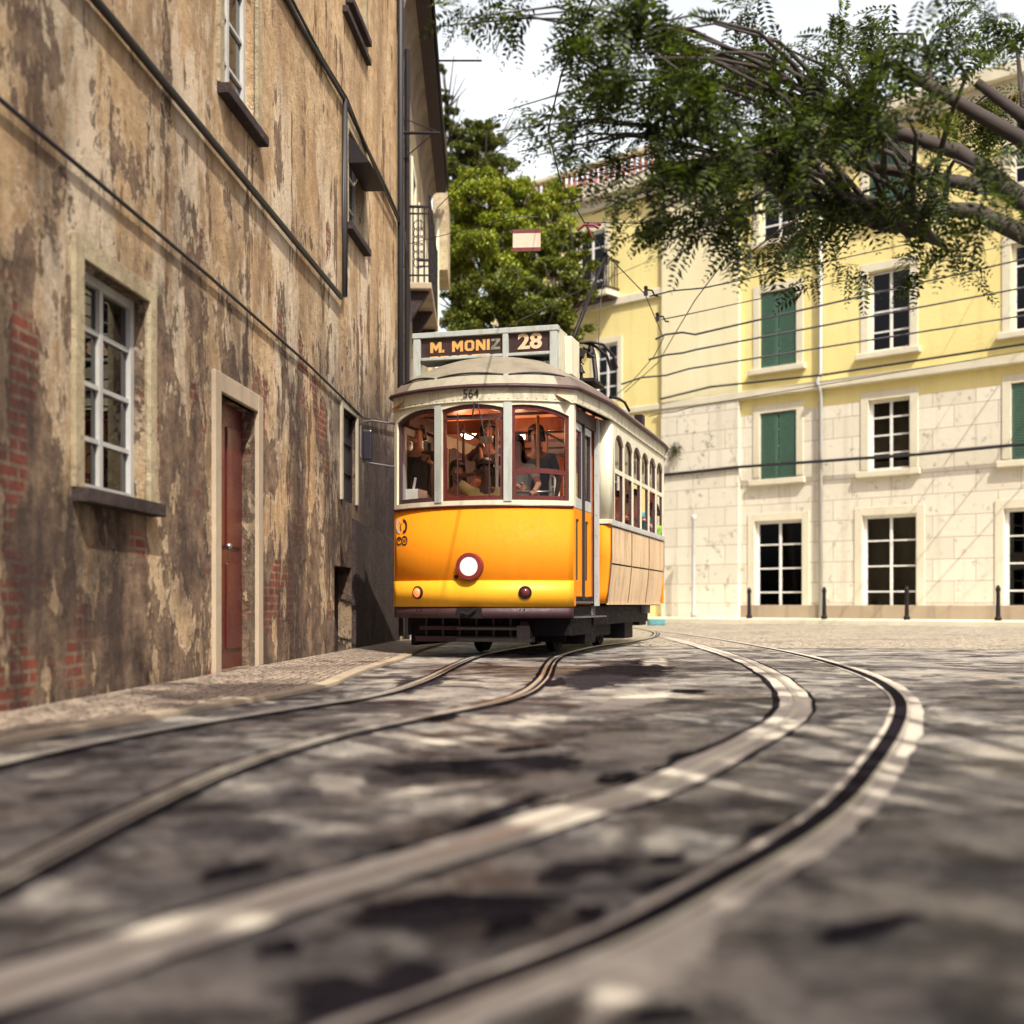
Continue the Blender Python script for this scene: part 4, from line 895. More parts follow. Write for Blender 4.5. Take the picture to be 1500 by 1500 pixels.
# emblem rings by the left corner (follow the curve)
def ring_on_front(px, py, rx, rz, a0, a1, mat, name, th=.009):
    ph, p0 = front_xyz(px, py); t = Vector((math.cos(ph), math.sin(ph), 0)); nr = Vector((math.sin(ph), -math.cos(ph), 0))
    q = MB(); rows = [[], []]
    for a in np.linspace(a0, a1, 22):
        for j, s_ in ((0, 1-th/rx*1.0), (1, 1+th/rx*1.0)): rows[j].append(p0 + t*(rx*s_*math.cos(a)) + Vector((0,0,1))*(rz*s_*math.sin(a)) + nr*.0025)
    q.strip(rows); return tp(name, q, mat)
pi = math.pi
ring_on_front(586.5, 771, .068, .066, pi*.5, pi*1.5, 'white', 'emblem', .017); ring_on_front(590.5, 771, .068, .066, -pi*.5, pi*.5, 'ink', 'emblem', .017)
ring_on_front(589, 772, .030, .040, pi*.6, pi*1.4, 'ink', 'emblem', .008)
ring_on_front(585, 792.5, .050, .042, pi*.1, pi*1.8, 'ink', 'emblem', .009); ring_on_front(592.5, 792, .050, .046, 0, pi*2, 'ink', 'emblem', .009)
ring_on_front(592.5, 792, .020, .012, 0, pi*2, 'ink', 'emblem', .007); ring_on_front(585, 790, .020, .014, 0, pi*2, 'ink', 'emblem', .007)
# mirror
q = MB(); a, b_ = arc(-PM); a1_ = loc_at(530, 617, .35); a2_ = loc_at(530, 675, .35)
q.tube([(a,b_,loc_at(577,621,.4).z), loc_at(545,616,.36), loc_at(531,618,.35), loc_at(528,624,.35), loc_at(528,668,.35), loc_at(534,677,.35), (a,b_,loc_at(577,684,.4).z)], .011, 8)
mb_ = tp('mirror_bracket', q, 'dull_steel', smooth=True)
q = MB(); c_ = loc_at(538, 652, .34); q.obox(c_, (.115, .05, .35), (0,0,R(12))); o = q.build('mirror', 'mirror', tram, bevel=.022)
# sign box on the roof
vS = .62; L_ = loc_at(605, 500, vS).x; Rg = loc_at(816, 500, vS).x; zt = loc_at(710, 482, vS).z; zb = loc_at(710, 519, vS).z; pw = .075
q = MB(); q.box(L_, L_+pw*1.15, vS, vS+.08, 3.08, zt-.062); q.box(Rg-pw*1.15, Rg, vS, vS+.08, 3.06, zt-.062); xm = loc_at(740, 500, vS).x
q.box(xm-.033, xm+.033, vS-.003, vS+.05, zb-.05, zt-.062)
q.box(L_-.01, Rg+.01, vS-.008, vS+.10, zt-.062, zt); q.box(L_+pw*1.15, Rg-pw*1.15, vS+.002, vS+.06, zb-.035, zb)
sb = tp('destination_sign', q, 'signgrey', bevel=.006)
q = MB(); q.box(L_+.02, Rg-.02, vS+.05, vS+.42, zb-.03, zt-.02); q.build('sign_case', 'signgrey', sb, bevel=.01)
q = MB(); q.box(Rg-.012, Rg+.01, vS+.08, vS+.45, 3.22, zt-.02); q.build('side_plate', 'cream_dirty', sb)
q = MB(); q.box(L_+pw*1.15, xm-.033, vS+.035, vS+.045, zb, zt-.062); q.build('blind', 'signblack', sb)
q = MB(); q.box(xm+.033, Rg-pw*1.15, vS+.035, vS+.045, zb, zt-.062); q.build('blind', 'signblack', sb)
zc = (zb+zt-.062)/2+.005
def txt(name, s_, px0, px1, h_, mat, bold, z_=zc):
    o = text_part(name, s_, h_, (0,0,0), mat, sb, bold); w_ = o.dimensions.x if o.dimensions.x else 1
    xs_ = [v.co.x for v in o.data.vertices]; w_ = max(xs_)-min(xs_); cx_ = (max(xs_)+min(xs_))/2
    x0, x1 = loc_at(px0, 500, vS).x, loc_at(px1, 500, vS).x; k = (x1-x0)/w_
    for v in o.data.vertices: v.co.x = (v.co.x-cx_)*k
    o.location = ((x0+x1)/2, vS+.030, z_); return o
GL = {'M': (1, [(0,0),(.26,0),(.26,.52),(.5,.14),(.74,.52),(.74,0),(1,0),(1,1),(.74,1),(.5,.60),(.26,1),(0,1)]),
 'N': (1, [(0,0),(.28,0),(.28,.52),(.72,0),(1,0),(1,1),(.72,1),(.72,.48),(.28,1),(0,1)]), 'I': (1, [(0,0),(1,0),(1,1),(0,1)]), '.': (1, [(0,0),(1,0),(1,.26),(0,.26)]),
 'Z': (1, [(0,0),(1,0),(1,.24),(.42,.24),(1,.80),(1,1),(.02,1),(.02,.76),(.58,.76),(0,.20)])}
def glyph(ch, px0, px1, h_, mat):
    x0, x1 = loc_at(px0, 500, vS).x, loc_at(px1, 500, vS).x; y = vS+.028; z0_ = zc-h_/2; q = MB()
    if ch == 'O':
        oc = [(.22,0),(.78,0),(1,.2),(1,.8),(.78,1),(.22,1),(0,.8),(0,.2)]; ic = [(.36,.22),(.64,.22),(.72,.32),(.72,.68),(.64,.78),(.36,.78),(.28,.68),(.28,.32)]
        vs = [(x0+(x1-x0)*a, y, z0_+h_*b_) for a, b_ in oc+ic]; q.add(vs, [(k, (k+1) % 8, (k+1) % 8+8, k+8) for k in range(8)])
    else: q.add([(x0+(x1-x0)*a, y, z0_+h_*b_) for a, b_ in GL[ch][1]], [tuple(range(len(GL[ch][1])))])
    return q.build('lettering', mat, sb, solid=.004)
for ch, a, b_ in (('M',629,645.5),('.',646.5,649.5),('M',661,677),('O',679.5,693.5),('N',696,710),('I',712,716.2)): glyph(ch, a, b_, .125, 'gold')
glyph('Z', 718.5, 731.5, .125, 'dimletter')
if 0: txt('lettering', 'M.', 629, 650, .185, 'gold', .006)
txt('lettering', '28', 757.5, 793, .235, 'palegold', .008)
q = MB()
for x0, x1 in ((629,641),(644,656),(660,669),(671,684),(690,716)):
    q.box(loc_at(x0,500,vS).x, loc_at(x1,500,vS).x, vS+.028, vS+.034, zb, zb+.014)
q.build('lettering', 'gold', sb)
# rear of sign + box beside
q = MB(); a = loc_at(831, 520, .95); q.box(a.x-.06, a.x+.05, .95, 1.35, 3.2, loc_at(831,492,.95).z); tp('resistor_box', q, 'cream', bevel=.01)
# trolley gear
tz = loc_at(860, 508, 2.6); base_ = Vector((tz.x, 2.6, 3.38))
q = MB()
q.box(tz.x-.18, tz.x+.16, 2.3, 2.9, 3.36, 3.40)
for dx in (-.14, .14): q.tube([(tz.x+dx, 2.5, 3.4), (tz.x+dx*.6, 2.6, tz.z-.1)], .03, 8)
q.lathe((tz.x+.05, 2.6, tz.z-.14), (0,0,1), [(.05,0),(.06,.05),(.04,.12),(.03,.16)], 10); q.obox((tz.x-.06,2.5,tz.z-.10), (.10,.12,.09), (0,.3,.2)); q.tube([(tz.x-.2,2.5,tz.z-.16),(tz.x-.05,2.5,tz.z-.04),(tz.x+.12,2.5,tz.z-.16)], .012, 6); q.tube([(tz.x-.22,2.5,3.42),(tz.x-.05,2.55,tz.z-.05)], .014, 6)
for s_ in (-1, 1):
    q.tube([(tz.x+s_*.06-.25, 2.45, tz.z+.02), (tz.x+s_*.06, 2.55, tz.z+.05), (tz.x+.14+s_*.06, 2.6, tz.z+.02), (tz.x+.28+s_*.04, 2.65, tz.z-.11), (tz.x+.33+s_*.04, 2.68, tz.z-.28)], .018, 8)
q.tube([(tz.x-.02,2.5,tz.z-.02),(tz.x-.08,2.5,tz.z-.18),(tz.x-.02,2.5,tz.z-.24)], .012, 6)
for k in range(4): q.tube([(tz.x-.10+.05*k, 2.45, tz.z-.05), (tz.x-.10+.05*k, 2.8, tz.z-.02)], .012, 6)
tg = tp('trolley_base', q, 'iron', smooth=False)
tipw = pt(887, 374, 17.4); th_ = Matrix.Rotation(TH, 3, 'Z'); tip = th_ @ (tipw - Vector((Xc, Yc, 0)))
st0 = loc_at(838, 500, 2.3)
q = MB(); q.tube([st0, st0.lerp(tip, .5)+Vector((0,0,.0)), tip], [.030, .022, .015], 8); q.build('trolley_pole', 'iron', tg, smooth=True)
q = MB(); q.lathe(tip-Vector((.02,0,-.02)), (1,0,0), [(.05,0),(.02,.02),(.05,.04)], 12); q.box(tip.x-.03, tip.x+.03, tip.y-.03, tip.y+.05, tip.z-.12, tip.z); q.build('trolley_wheel', 'iron', tg)
q = MB(); q.tube([tip-Vector((0,0,.1)), loc_at(880, 440, 3.6), loc_at(877, 500, 3.2), (tz.x+.14, 2.8, 3.7)], .006, 5); q.build('trolley_rope', 'rubber', tg)
q = MB(); a = loc_at(903, 589, 3.2); q.tube([(a.x-.1, 3.2, 3.30), (a.x+.02, 3.22, a.z+.05), (a.x+.10, 3.25, a.z), (a.x+.16, 3.28, a.z-.12)], .018, 8); tp('roof_hook', q, 'iron', smooth=True)
q = MB(); a = loc_at(935, 612, 4.6); q.box(a.x-.06, a.x+.06, 4.6, 4.8, 3.1, a.z+.05); tp('roof_box', q, 'iron', bevel=.01)
q = MB(); q.tube([(.82,1.75,3.2),(.82,1.75,3.42)], .02, 6); q.lathe((.82,1.75,3.36),(0,0,1),[(.05,0),(.03,.03),(.01,.1)],8); tp('roof_insulator', q, 'iron')
# undercarriage
q = MB(); q.box(-.96,.96,.60,1.7,.24,.575); q.box(-.92,-.86,.6,2.2,.12,.4); q.box(-.98,.98,1.7,5.5,.34,.575); q.box(-.80,.80,1.0,1.04,.16,.5); q.box(-.62,-.56,1.0,6.0,.20,.42); q.box(.56,.62,1.0,6.0,.20,.42)  # truck frame, plus black plates added to paint the shade below the body
for v in (1.9, 4.4): q.box(.60,.90,v-.30,v+.30,.12,.56); q.box(-.74,-.60,v-.24,v+.24,.14,.46)
q.box(.56,.78,2.5,3.7,.18,.34); q.box(-.6,.6,2.4,3.8,.14,.38); q.box(-.75,.75,1.05,1.25,.24,.40); q.box(.3,.9,5.2,5.8,.28,.6)
tp('truck_frame', q, 'black', bevel=.012)
for v in (1.9, 4.4):
    for s_ in (-1, 1):
        q = MB(); q.lathe((s_*.45-.045, v, .33+.018), (1,0,0), [(.06,-.01),(.24,-.01),(.26,0),(.345,.0),(.345,.02),(.33,.025),(.33,.09),(.26,.09),(.24,.10),(.06,.10)], 32); tp('wheel', q, 'black', smooth=False)
    q = MB(); q.tube([(-.5,v,.348),(.5,v,.348)], .05, 10); tp('axle', q, 'black')
q = MB()  # lifeguard tray
l0, r0 = loc_at(612, 938, .55).x, loc_at(785, 938, .55).x
for k, (za, zb_) in enumerate(((.30,.35),(.17,.235))):
    ex = .04*(1-k); q.box(l0+ex, r0-ex-(.06 if k == 0 else 0), .50-.03*k, .54-.03*k, za, zb_)
q.add([(r0-.16,.49,.40),(r0-.08,.49,.40),(r0,.465,.17),(r0-.22,.465,.17),(r0-.16,.53,.40),(r0-.08,.53,.40),(r0,.50,.17),(r0-.22,.50,.17)], [(3,2,1,0),(4,5,6,7),(0,1,5,4),(1,2,6,5),(2,3,7,6),(3,0,4,7)])
for x in np.linspace(l0+.1, r0-.3, 6): q.box(x, x+.025, .52, .56, .17, .44)
tp('lifeguard', q, 'signgrey' if False else 'dark_maroon', bevel=.005)
q = MB(); q.obox((r0-.12,.46,.27), (.15,.012,.17), (0,0,0)); q.box(l0+.5, r0-.05, .455, .47, .305, .335); q.box(l0+.5, r0-.02, .445, .46, .175, .215); tp('lifeguard_plate', q, 'dull_steel', bevel=.003)
q = MB(); ph, p0 = front_xyz(688, 898); q.box(-.16,.12,-.02,.04,.44,.55); q.tube([(-.10,-.04,.50),(-.02,-.06,.48),(.06,-.04,.54)], .018, 8)
for px_ in (612, 618, 762, 768):
    for py_ in (890.5, 898):
        ph, p1 = front_xyz(px_, py_+2); q.ball(p1+Vector((math.sin(ph)*.01,-math.cos(ph)*.01,0)), .008, 6)
tp('coupler', q, 'iron')
q = MB(); q.box(.78, 1.10, .55, 1.9, .44, .455); q.box(.80, 1.02, .55, 1.5, .60, .625); tp('door_step', q, 'dull_steel'); 
q = MB(); q.box(.84, .98, .53, 1.49, .625, .655); tp('door_sill', q, 'yellow', bevel=.004)
q = MB(); q.lathe((.86, 1.75, .46), (0,0,1), [(.13,0),(.13,.12)], 20); tp('air_cylinder', q, 'dull_steel'); q = MB(); q.lathe((1.0, 5.0, .46), (0,0,1), [(.1,0),(.1,.13)], 16); tp('air_cylinder', q, 'dull_steel', smooth=False)

# ---------------------------------------------------------------- people
def person(label, loc, rz, head, shirt, skin='skin_mid', lh=None, rh=None, group=None, height=1.0, hair_long=False, base=.68, cat='person', lean=0.0):
    """loc/head in tram-local metres; stands on the tram floor. lh / rh: hand targets in tram-local coordinates"""
    hx, hy, hz = head; tot = hz - base; k = 1.0 if tot > 1.0 else .80
    root = thing('person', label, cat, (0,0,0), 0, group)
    wl_ = Matrix.Translation((Xc, Yc, 0)) @ Matrix.Rotation(-TH, 4, 'Z') @ Matrix.Translation((hx, hy, base))
    root.matrix_world = wl_
    tz_ = tot  # head centre height over feet
    nk = tz_-.15*k-.02; sh = tz_-.225*k-.01; ch = tz_-.40*k; wa = tz_-.60*k; pv = max(.25, tz_-.78*k); kn = pv*.52
    V = []; E = []; Rd = []
    def av(p, r_, to=None):
        V.append(Vector(p)); Rd.append(r_); 
        if to is not None: E.append((to, len(V)-1))
        return len(V)-1
    P = av((0,.02,pv), (.14*k,.10*k)); W = av((0,.01,wa), (.125*k,.085*k), P); Cc = av((0,0,ch), (.155*k,.095*k), W); S = av((0,0,sh), (.13*k,.075*k), Cc); Nk = av((0,-.005,nk), (.052*k,.052*k), S)
    H1 = av((0,-.012,tz_-.055*k), (.062*k,.074*k), Nk); H2 = av((0,-.006,tz_+.03*k), (.078*k,.094*k), H1); H3 = av((0,0,tz_+.085*k), (.055*k,.066*k), H2)
    for s_ in (-1, 1):
        h = av((s_*.09*k,.02,pv-.05), (.085*k,.085*k), P); kk = av((s_*.10*k,0,kn), (.055*k,.055*k), h); an = av((s_*.10*k,.03,.07), (.038*k,.038*k), kk); av((s_*.11*k,-.10,.035), (.035*k,.03*k), an)
    hands = []; arms = []
    for s_, tgt in ((-1, lh), (1, rh)):
        sp = Vector((s_*.175*k, .0, sh-.01)); a = av(sp, (.052*k,.052*k), S)
        if tgt is None: tg_ = Vector((s_*.24*k, -.06, pv-.02))
        else: tg_ = Vector(tgt) - Vector((hx, hy, base))
        dv = tg_-sp; Ltot = min(dv.length, .54*k); dv_ = dv.normalized(); ha = sp+dv_*Ltot
        bend = math.sqrt(max(.0004, (.28*k)**2-(Ltot/2)**2)); side_ = Vector((s_*.7, .15, -.75)); side_ = (side_-dv_*side_.dot(dv_)).normalized()
        el = sp+dv_*Ltot*.5+side_*bend
        e = av(el, (.038*k,.038*k), a); wr = av(el.lerp(ha, .86), (.026*k,.022*k), e); hd = av(ha, (.036*k,.020*k), wr)
        hands.append((s_, ha, (ha-el).normalized())); arms.append((sp, el))
    me = bpy.data.meshes.new('skel'); me.from_pydata(V, E, []); ob = bpy.data.objects.new('skel', me); C.objects.link(ob)
    md = ob.modifiers.new('skin', 'SKIN'); 
    if not me.skin_vertices: me.attributes.new('skin', 'FLOAT', 'POINT')
    for i, r_ in enumerate(Rd):
        me.skin_vertices[0].data[i].radius = r_; me.skin_vertices[0].data[i].use_root = (i == 0)
    sb_ = ob.modifiers.new('sub', 'SUBSURF'); sb_.levels = 2; sb_.render_levels = 2
    dg = bpy.context.evaluated_depsgraph_get(); dg.update()
    ev_ = bpy.data.meshes.new_from_object(ob.evaluated_get(dg))
    mb = MB(); mb.v = [tuple(v.co) for v in ev_.vertices]; mb.f = [tuple(p.vertices) for p in ev_.polygons]
    bpy.data.objects.remove(ob); bpy.data.meshes.remove(ev_)
    # fingers rooted in the palm
    for s_, ha, d_ in hands:
        side_ = d_.cross(Vector((0,1,0))); side_ = side_.normalized() if side_.length > .1 else Vector((1,0,0)); nrm_ = side_.cross(d_).normalized()
        for j, ln in enumerate((.062,.070,.066,.052)):
            b0 = ha+side_*(-.027+.018*j)*k+d_*.012; b1_ = b0+d_*ln*.55*k+nrm_*.006; b2_ = b1_+d_*ln*.32*k+nrm_*.030*k; mb.tube([b0, b1_, b2_], [.0095*k,.0085*k,.006*k], 6)
        t0 = ha-d_*.02-side_*.022*s_; mb.tube([t0, t0+(d_*.6-side_*s_*.8).normalized()*.035, t0+(d_*.9-side_*s_*.3).normalized()*.065], [.011*k,.010*k,.007*k], 6)
    # face: nose, ears, brow, lips
    hz_ = tz_
    mb.tube([(0,-.088*k,hz_+.018*k),(0,-.112*k,hz_-.018*k),(0,-.092*k,hz_-.026*k)], [.008*k,.013*k,.010*k], 8)
    for s_ in (-1, 1): mb.ball((s_*.080*k, .0, hz_-.005), .022*k, 8, (.4, .8, 1.3))
    mb.tube([(-.022*k,-.088*k,hz_-.052*k),(0,-.096*k,hz_-.050*k),(.022*k,-.088*k,hz_-.052*k)], .006*k, 6)
    body = mb.build('body', skin, root, smooth=True)
    ey = MB()
    for s_ in (-1, 1): ey.ball((s_*.030*k, -.083*k, hz_+.020*k), .009*k, 8)
    ey.build('eyes', 'eye', root, smooth=True)
    hr = MB(); n = 12; rows = []
    for i in range(n+1):
        th = math.pi*.5*i/n; 
        row = []
        for j in range(20):
            ph_ = 2*math.pi*j/20; back_ = .5+.5*math.sin(ph_)
            sidef = back_
            zz = math.cos(th); rr_ = math.sin(th)
            row.append((.092*k*rr_*math.cos(ph_), .112*k*rr_*math.sin(ph_)+.006*k, (lambda rim: rim+(hz_+.145*k-rim)*zz)(hz_+(.070 if sidef < .45 else (-.20 if hair_long else -.045))*k)))
        row.append(row[0]); rows.append(row)
    hr.strip(rows); hr.build('hair', 'hair', root, smooth=True, solid=.012*k)
    # shirt: inflated torso with sleeves
    SV = [Vector((0,.02,pv-.06)), Vector((0,.01,wa)), Vector((0,0,ch)), Vector((0,0,sh+.015)), Vector((0,0,nk-.035))]; SR = [(.165*k,.125*k),(.15*k,.108*k),(.178*k,.118*k),(.145*k,.092*k),(.075*k,.070*k)]; SE = [(0,1),(1,2),(2,3),(3,4)]
    for sp, el in arms:
        SV.append(sp); SR.append((.070*k,.070*k)); SE.append((3, len(SV)-1)); SV.append(sp.lerp(el, .72)); SR.append((.055*k,.055*k)); SE.append((len(SV)-2, len(SV)-1))
    me = bpy.data.meshes.new('skel'); me.from_pydata(SV, SE, []); ob = bpy.data.objects.new('skel', me); C.objects.link(ob); ob.modifiers.new('skin', 'SKIN')
    for i, r_ in enumerate(SR): me.skin_vertices[0].data[i].radius = r_; me.skin_vertices[0].data[i].use_root = (i == 0)
    sb_ = ob.modifiers.new('sub', 'SUBSURF'); sb_.levels = 2; sb_.render_levels = 2
    dg = bpy.context.evaluated_depsgraph_get(); dg.update(); ev_ = bpy.data.meshes.new_from_object(ob.evaluated_get(dg)); bpy.data.objects.remove(ob)
    mb = MB(); mb.v = [tuple(v.co) for v in ev_.vertices]; mb.f = [tuple(p.vertices) for p in ev_.polygons]; mb.build('shirt', shirt, root, smooth=True); bpy.data.meshes.remove(ev_)
    tr_ = MB()
    for s_ in (-1, 1): tr_.tube([(s_*.09*k,.02,pv+.02),(s_*.10*k,0,kn),(s_*.10*k,.03,.09)], [.105*k,.075*k,.06*k], 10)
    tr_.build('trousers', 'trousers', root, smooth=True)
    if lean:
        for ch_ in root.children:
            for v_ in ch_.data.vertices: v_.co.x -= lean*max(0, tz_-.05-v_.co.z)
    return root
def held(name, label, cat, p, size, mat, rot=(0,0,0)):
    mb = MB(); mb.obox((0,0,0), size, rot); o = mb.build(name, mat, None, bevel=min(size)*.2)
    q_ = Matrix.Rotation(-TH, 3, 'Z') @ Vector(p) + Vector((Xc, Yc, 0)); o.location = q_; o.rotation_euler = (0,0,-TH); tag(o, label, cat); return o
G = 'passengers inside the tram'
h = loc_at(712, 690, .78); person('tram driver in khaki shirt holding a phone to the ear at middle window', None, 0, h, 'shirt_khaki', 'skin_dark', lh=h+Vector((-.105,-.05,-.03)), rh=h+Vector((.2,-.30,-.42)))
held('mobile_phone', 'dark phone held to the ear of the tram driver', 'phone', h+Vector((-.10,-.02,.0)), (.012,.06,.12), 'ink')
h = loc_at(671, 692, 1.0); hc = loc_at(706, 648, 1.0); person('person in pink top raising a phone behind the middle window', None, 0, h, 'shirt_pink', 'skin_mid', rh=hc+Vector((-.02,0,-.04)), lh=h+Vector((-.1,-.1,-.5)), hair_long=True)
held('mobile_phone', 'pale grey phone held up above the driver, seen through middle window', 'phone', loc_at(713, 644, .95), (.15,.015,.075), 'phone')
h = loc_at(716, 634, 1.35); person('tall dark haired person standing behind the driver gripping the white pole', None, 0, h, 'shirt_black', 'skin_dark', rh=loc_at(731, 668, .80), lh=loc_at(706,648,.98), hair_long=True)
h = loc_at(757, 656, .95); person('person in grey sleeveless top gripping the bar at the right front window', None, 0, h, 'shirt_grey', 'skin_mid', lh=loc_at(768, 719, .52), rh=loc_at(783, 719, .53), hair_long=True)
h = loc_at(786, 640, 1.30); person('person in navy standing furthest right behind the front windows', None, 0, h, 'shirt_navy', 'skin_dark', lh=h+Vector((-.1,-.2,-.3)))
h = loc_at(612, 638, .95); person('person in black with one bare arm raised behind the left front window', None, 0, h, 'shirt_black', 'skin_mid', lh=h+Vector((-.02,-.16,-.10)), rh=h+Vector((.15,-.1,-.3)))
def side_loc(px, py, u):
    k = (px-750)/1820; c_, s_ = math.cos(TH), math.sin(TH); v = (Xc+c_*u-k*(Yc-s_*u))/(k*c_-s_); Z = Yc-s_*u+c_*v
    return Vector((u, v, .6+(884-py)/1820*Z))
h = side_loc(956, 751, 1.05); person('child in lime green shirt leaning out of the rear side window', None, 0, h, 'shirt_green', 'skin_dark', lh=h+Vector((-.1,-.12,-.25)), lean=.5)
h = side_loc(936, 742, .98); person('person with teal sleeve resting an elbow in the third side window', None, 0, h+Vector((-.08,0,.10)), 'shirt_teal', 'skin_mid', rh=side_loc(935, 765, 1.16))
h = side_loc(905, 735, .80); person('person in navy shirt resting a bare arm in the first side window', None, 0, h, 'shirt_navy', 'skin_mid', rh=side_loc(906, 762, 1.17))

# ---------------------------------------------------------------- wires, signs, birds
def wire(name, pts_, r_, label, cat='wire', mat='rubber'):
    mb = MB(); o0 = Vector(pts_[0]); mb.tube([Vector(p)-o0 for p in pts_], r_, 5); o = mb.build(name, mat); o.location = o0; return tag(o, label, cat)
def onz(px, py, z): Y = (z-.6)*1820/(884-py); return pt(px, py, Y)
cw = [onz(930,-160,5.5), onz(868,0,5.5), onz(822,110,5.5), onz(803,190,5.5), onz(820,262,5.5), onz(858,330,5.5), onz(887,371,5.5), onz(945,431,5.5), onz(972,495,5.5), onz(958,522,5.5), onz(925,560,5.5), onz(898,582,5.5)]
wire('contact_wire', cw, .009, 'dark overhead contact wire bending over the trolley wheel', 'wire')
wire('contact_wire', [onz(1100,330,5.5), onz(1018,440,5.5), onz(985,495,5.5), onz(965,530,5.5), onz(915,575,5.5)], .009, 'second overhead contact wire crossing from the right edge', 'wire')
def hanger(px, py, label):
    mb = MB(); mb.tube([(-.02,0,.03),(.02,0,.06),(.10,0,.05),(.14,0,-.03),(.2,0,-.04)], .016, 6); mb.ball((0,0,.09), .035, 8); mb.box(-.03,.03,-.03,.03,-.03,.05)
    o = mb.build('wire_hanger', 'iron', smooth=False); o.location = onz(px, py, 5.53); return tag(o, label, 'insulator', 'insulators on the contact wire')
hanger(946, 430, 'black insulator clamp on the upper bend of the contact wire'); hanger(963, 468, 'black insulator clamp lower on the contact wire by the stone wall')
wire('span_wire', [onz(952,434,5.5), onz(985,426,5.5), onz(1030,422,5.5), Vector((*fac(20, .05), 11.0))], .012, 'wavy span wire running right from the upper insulator', 'wire')
wire('span_wire', [onz(970,468,5.5), onz(1000,462,5.5), Vector((*fac(21, .05), 10.4))], .010, 'span wire running right from the lower insulator', 'wire')
for i, (a, b_, c2, d2) in enumerate((((960,497),(975,490),(1000,487),(1018,490)), ((950,527),(975,520),(1000,517),(1020,512)), ((910,563),(940,553),(975,550),(1010,540)), ((950,610),(965,606),(990,603),(1018,595)))):
    mb = MB(); Y = 24+2*i; pts_ = [pt(*q_, Y) for q_ in (a, b_, c2, d2)] + [Vector((fac(22+i*1.2, .05).x, fac(22+i*1.2, .05).y, 7.6+.8*(3-i)))]
    wire('span_wire', pts_, .022 if i < 3 else .012, ['topmost', 'second', 'third', 'lowest'][i]+' of the span wires with clips before the stone building', 'wire')
wire('span_wire', [pt(640,305,21.6), pt(665,280,21.2), pt(700,245,20.8), pt(820,150,20), pt(1000,20,19)], .008, 'thin cable rising from the iron balcony into the trees', 'wire')
wire('span_wire', [pt(740,480,24), pt(800,450,26), pt(850,425,28), pt(975,372,32)], .008, 'pale thin wire crossing in front of the yellow facade', 'wire')
wire('span_wire', [pt(857,326,15.5), pt(935,327,17), Vector((*fac(18, .05), 12.2))], .007, 'thin horizontal wire from the section clamp to the right', 'wire')
mb = MB(); mb.tube([(-.14,0,-.05),(-.05,0,.02),(.06,0,.02),(.13,0,-.02)], .018, 6); mb.tube([(-.02,0,.02),(.05,0,-.14)], .014, 6); mb.box(-.03,.12,-.01,.01,-.01,.05); mb.ball((.14,0,.03), .025, 8)
o = mb.build('section_clamp', 'redsign'); o.location = pt(862, 332, 15.6); tag(o, 'dark red clamp on the contact wire above the yellow house window', 'clamp')
# hanging sign
sg_ = thing('hanging_sign', 'small cream metal sign with dark red bands hanging before the tree', 'sign', pt(771.5, 352, 17.0), R(-4))
mb = MB(); mb.box(-.19,.19,-.006,.006,-.10,.10); mb.build('plate', 'creamsign', sg_)
mb = MB(); mb.box(-.192,.192,-.010,.010,.10,.15); mb.box(-.192,.192,-.010,.010,-.15,-.10); mb.build('band', 'redsign', sg_)
mb = MB(); mb.tube([(-.16,0,.15),(-.16,0,.32)], .006, 5); mb.tube([(.16,0,.15),(.16,0,.32)], .006, 5); mb.build('hanger', 'iron', sg_)
a = sg_.location + Vector((0,0,.32)); wire('span_wire', [Vector((-1.68, 19.9, 6.35)), a+Vector((-.16,0,0)), a+Vector((.16,0,0)), onz(820,262,5.9), pt(1200,200,16)], .006, 'thin span wire carrying the cream and red sign', 'wire')
# pole at top left over the roof
wire('roof_rod', [pt(640, 89, 24), pt(706, 89, 24)], .02, 'dark rod sticking out from the eaves against the sky', 'rod', 'iron')

# ---------------------------------------------------------------- trees
def leaf_mesh(name, cen, ax, ay, mat, parent):
    """cen, ax, ay: (n,3) arrays -> one diamond-shaped folded leaf per row"""
    n = len(cen); nr = np.cross(ax, ay); nr /= np.linalg.norm(nr, axis=1, keepdims=True)+1e-9
    fold = nr*np.linalg.norm(ay, axis=1, keepdims=True)*.35
    v = np.stack([cen-ax, cen-ax*.1+ay+fold, cen+ax, cen-ax*.1-ay+fold], 1).reshape(-1, 3)
    me = bpy.data.meshes.new(name); me.vertices.add(4*n); me.vertices.foreach_set('co', v.astype(np.float32).ravel())
    me.loops.add(4*n); me.loops.foreach_set('vertex_index', np.arange(4*n, dtype=np.int32)); me.polygons.add(n)
    me.polygons.foreach_set('loop_start', np.arange(0, 4*n, 4, dtype=np.int32)); me.update(calc_edges=True); me.validate()
    me.materials.append(M[mat]); o = bpy.data.objects.new(name, me); C.objects.link(o); o.parent = parent; return o
def unit(a): return a/(np.linalg.norm(a, axis=1, keepdims=True)+1e-9)
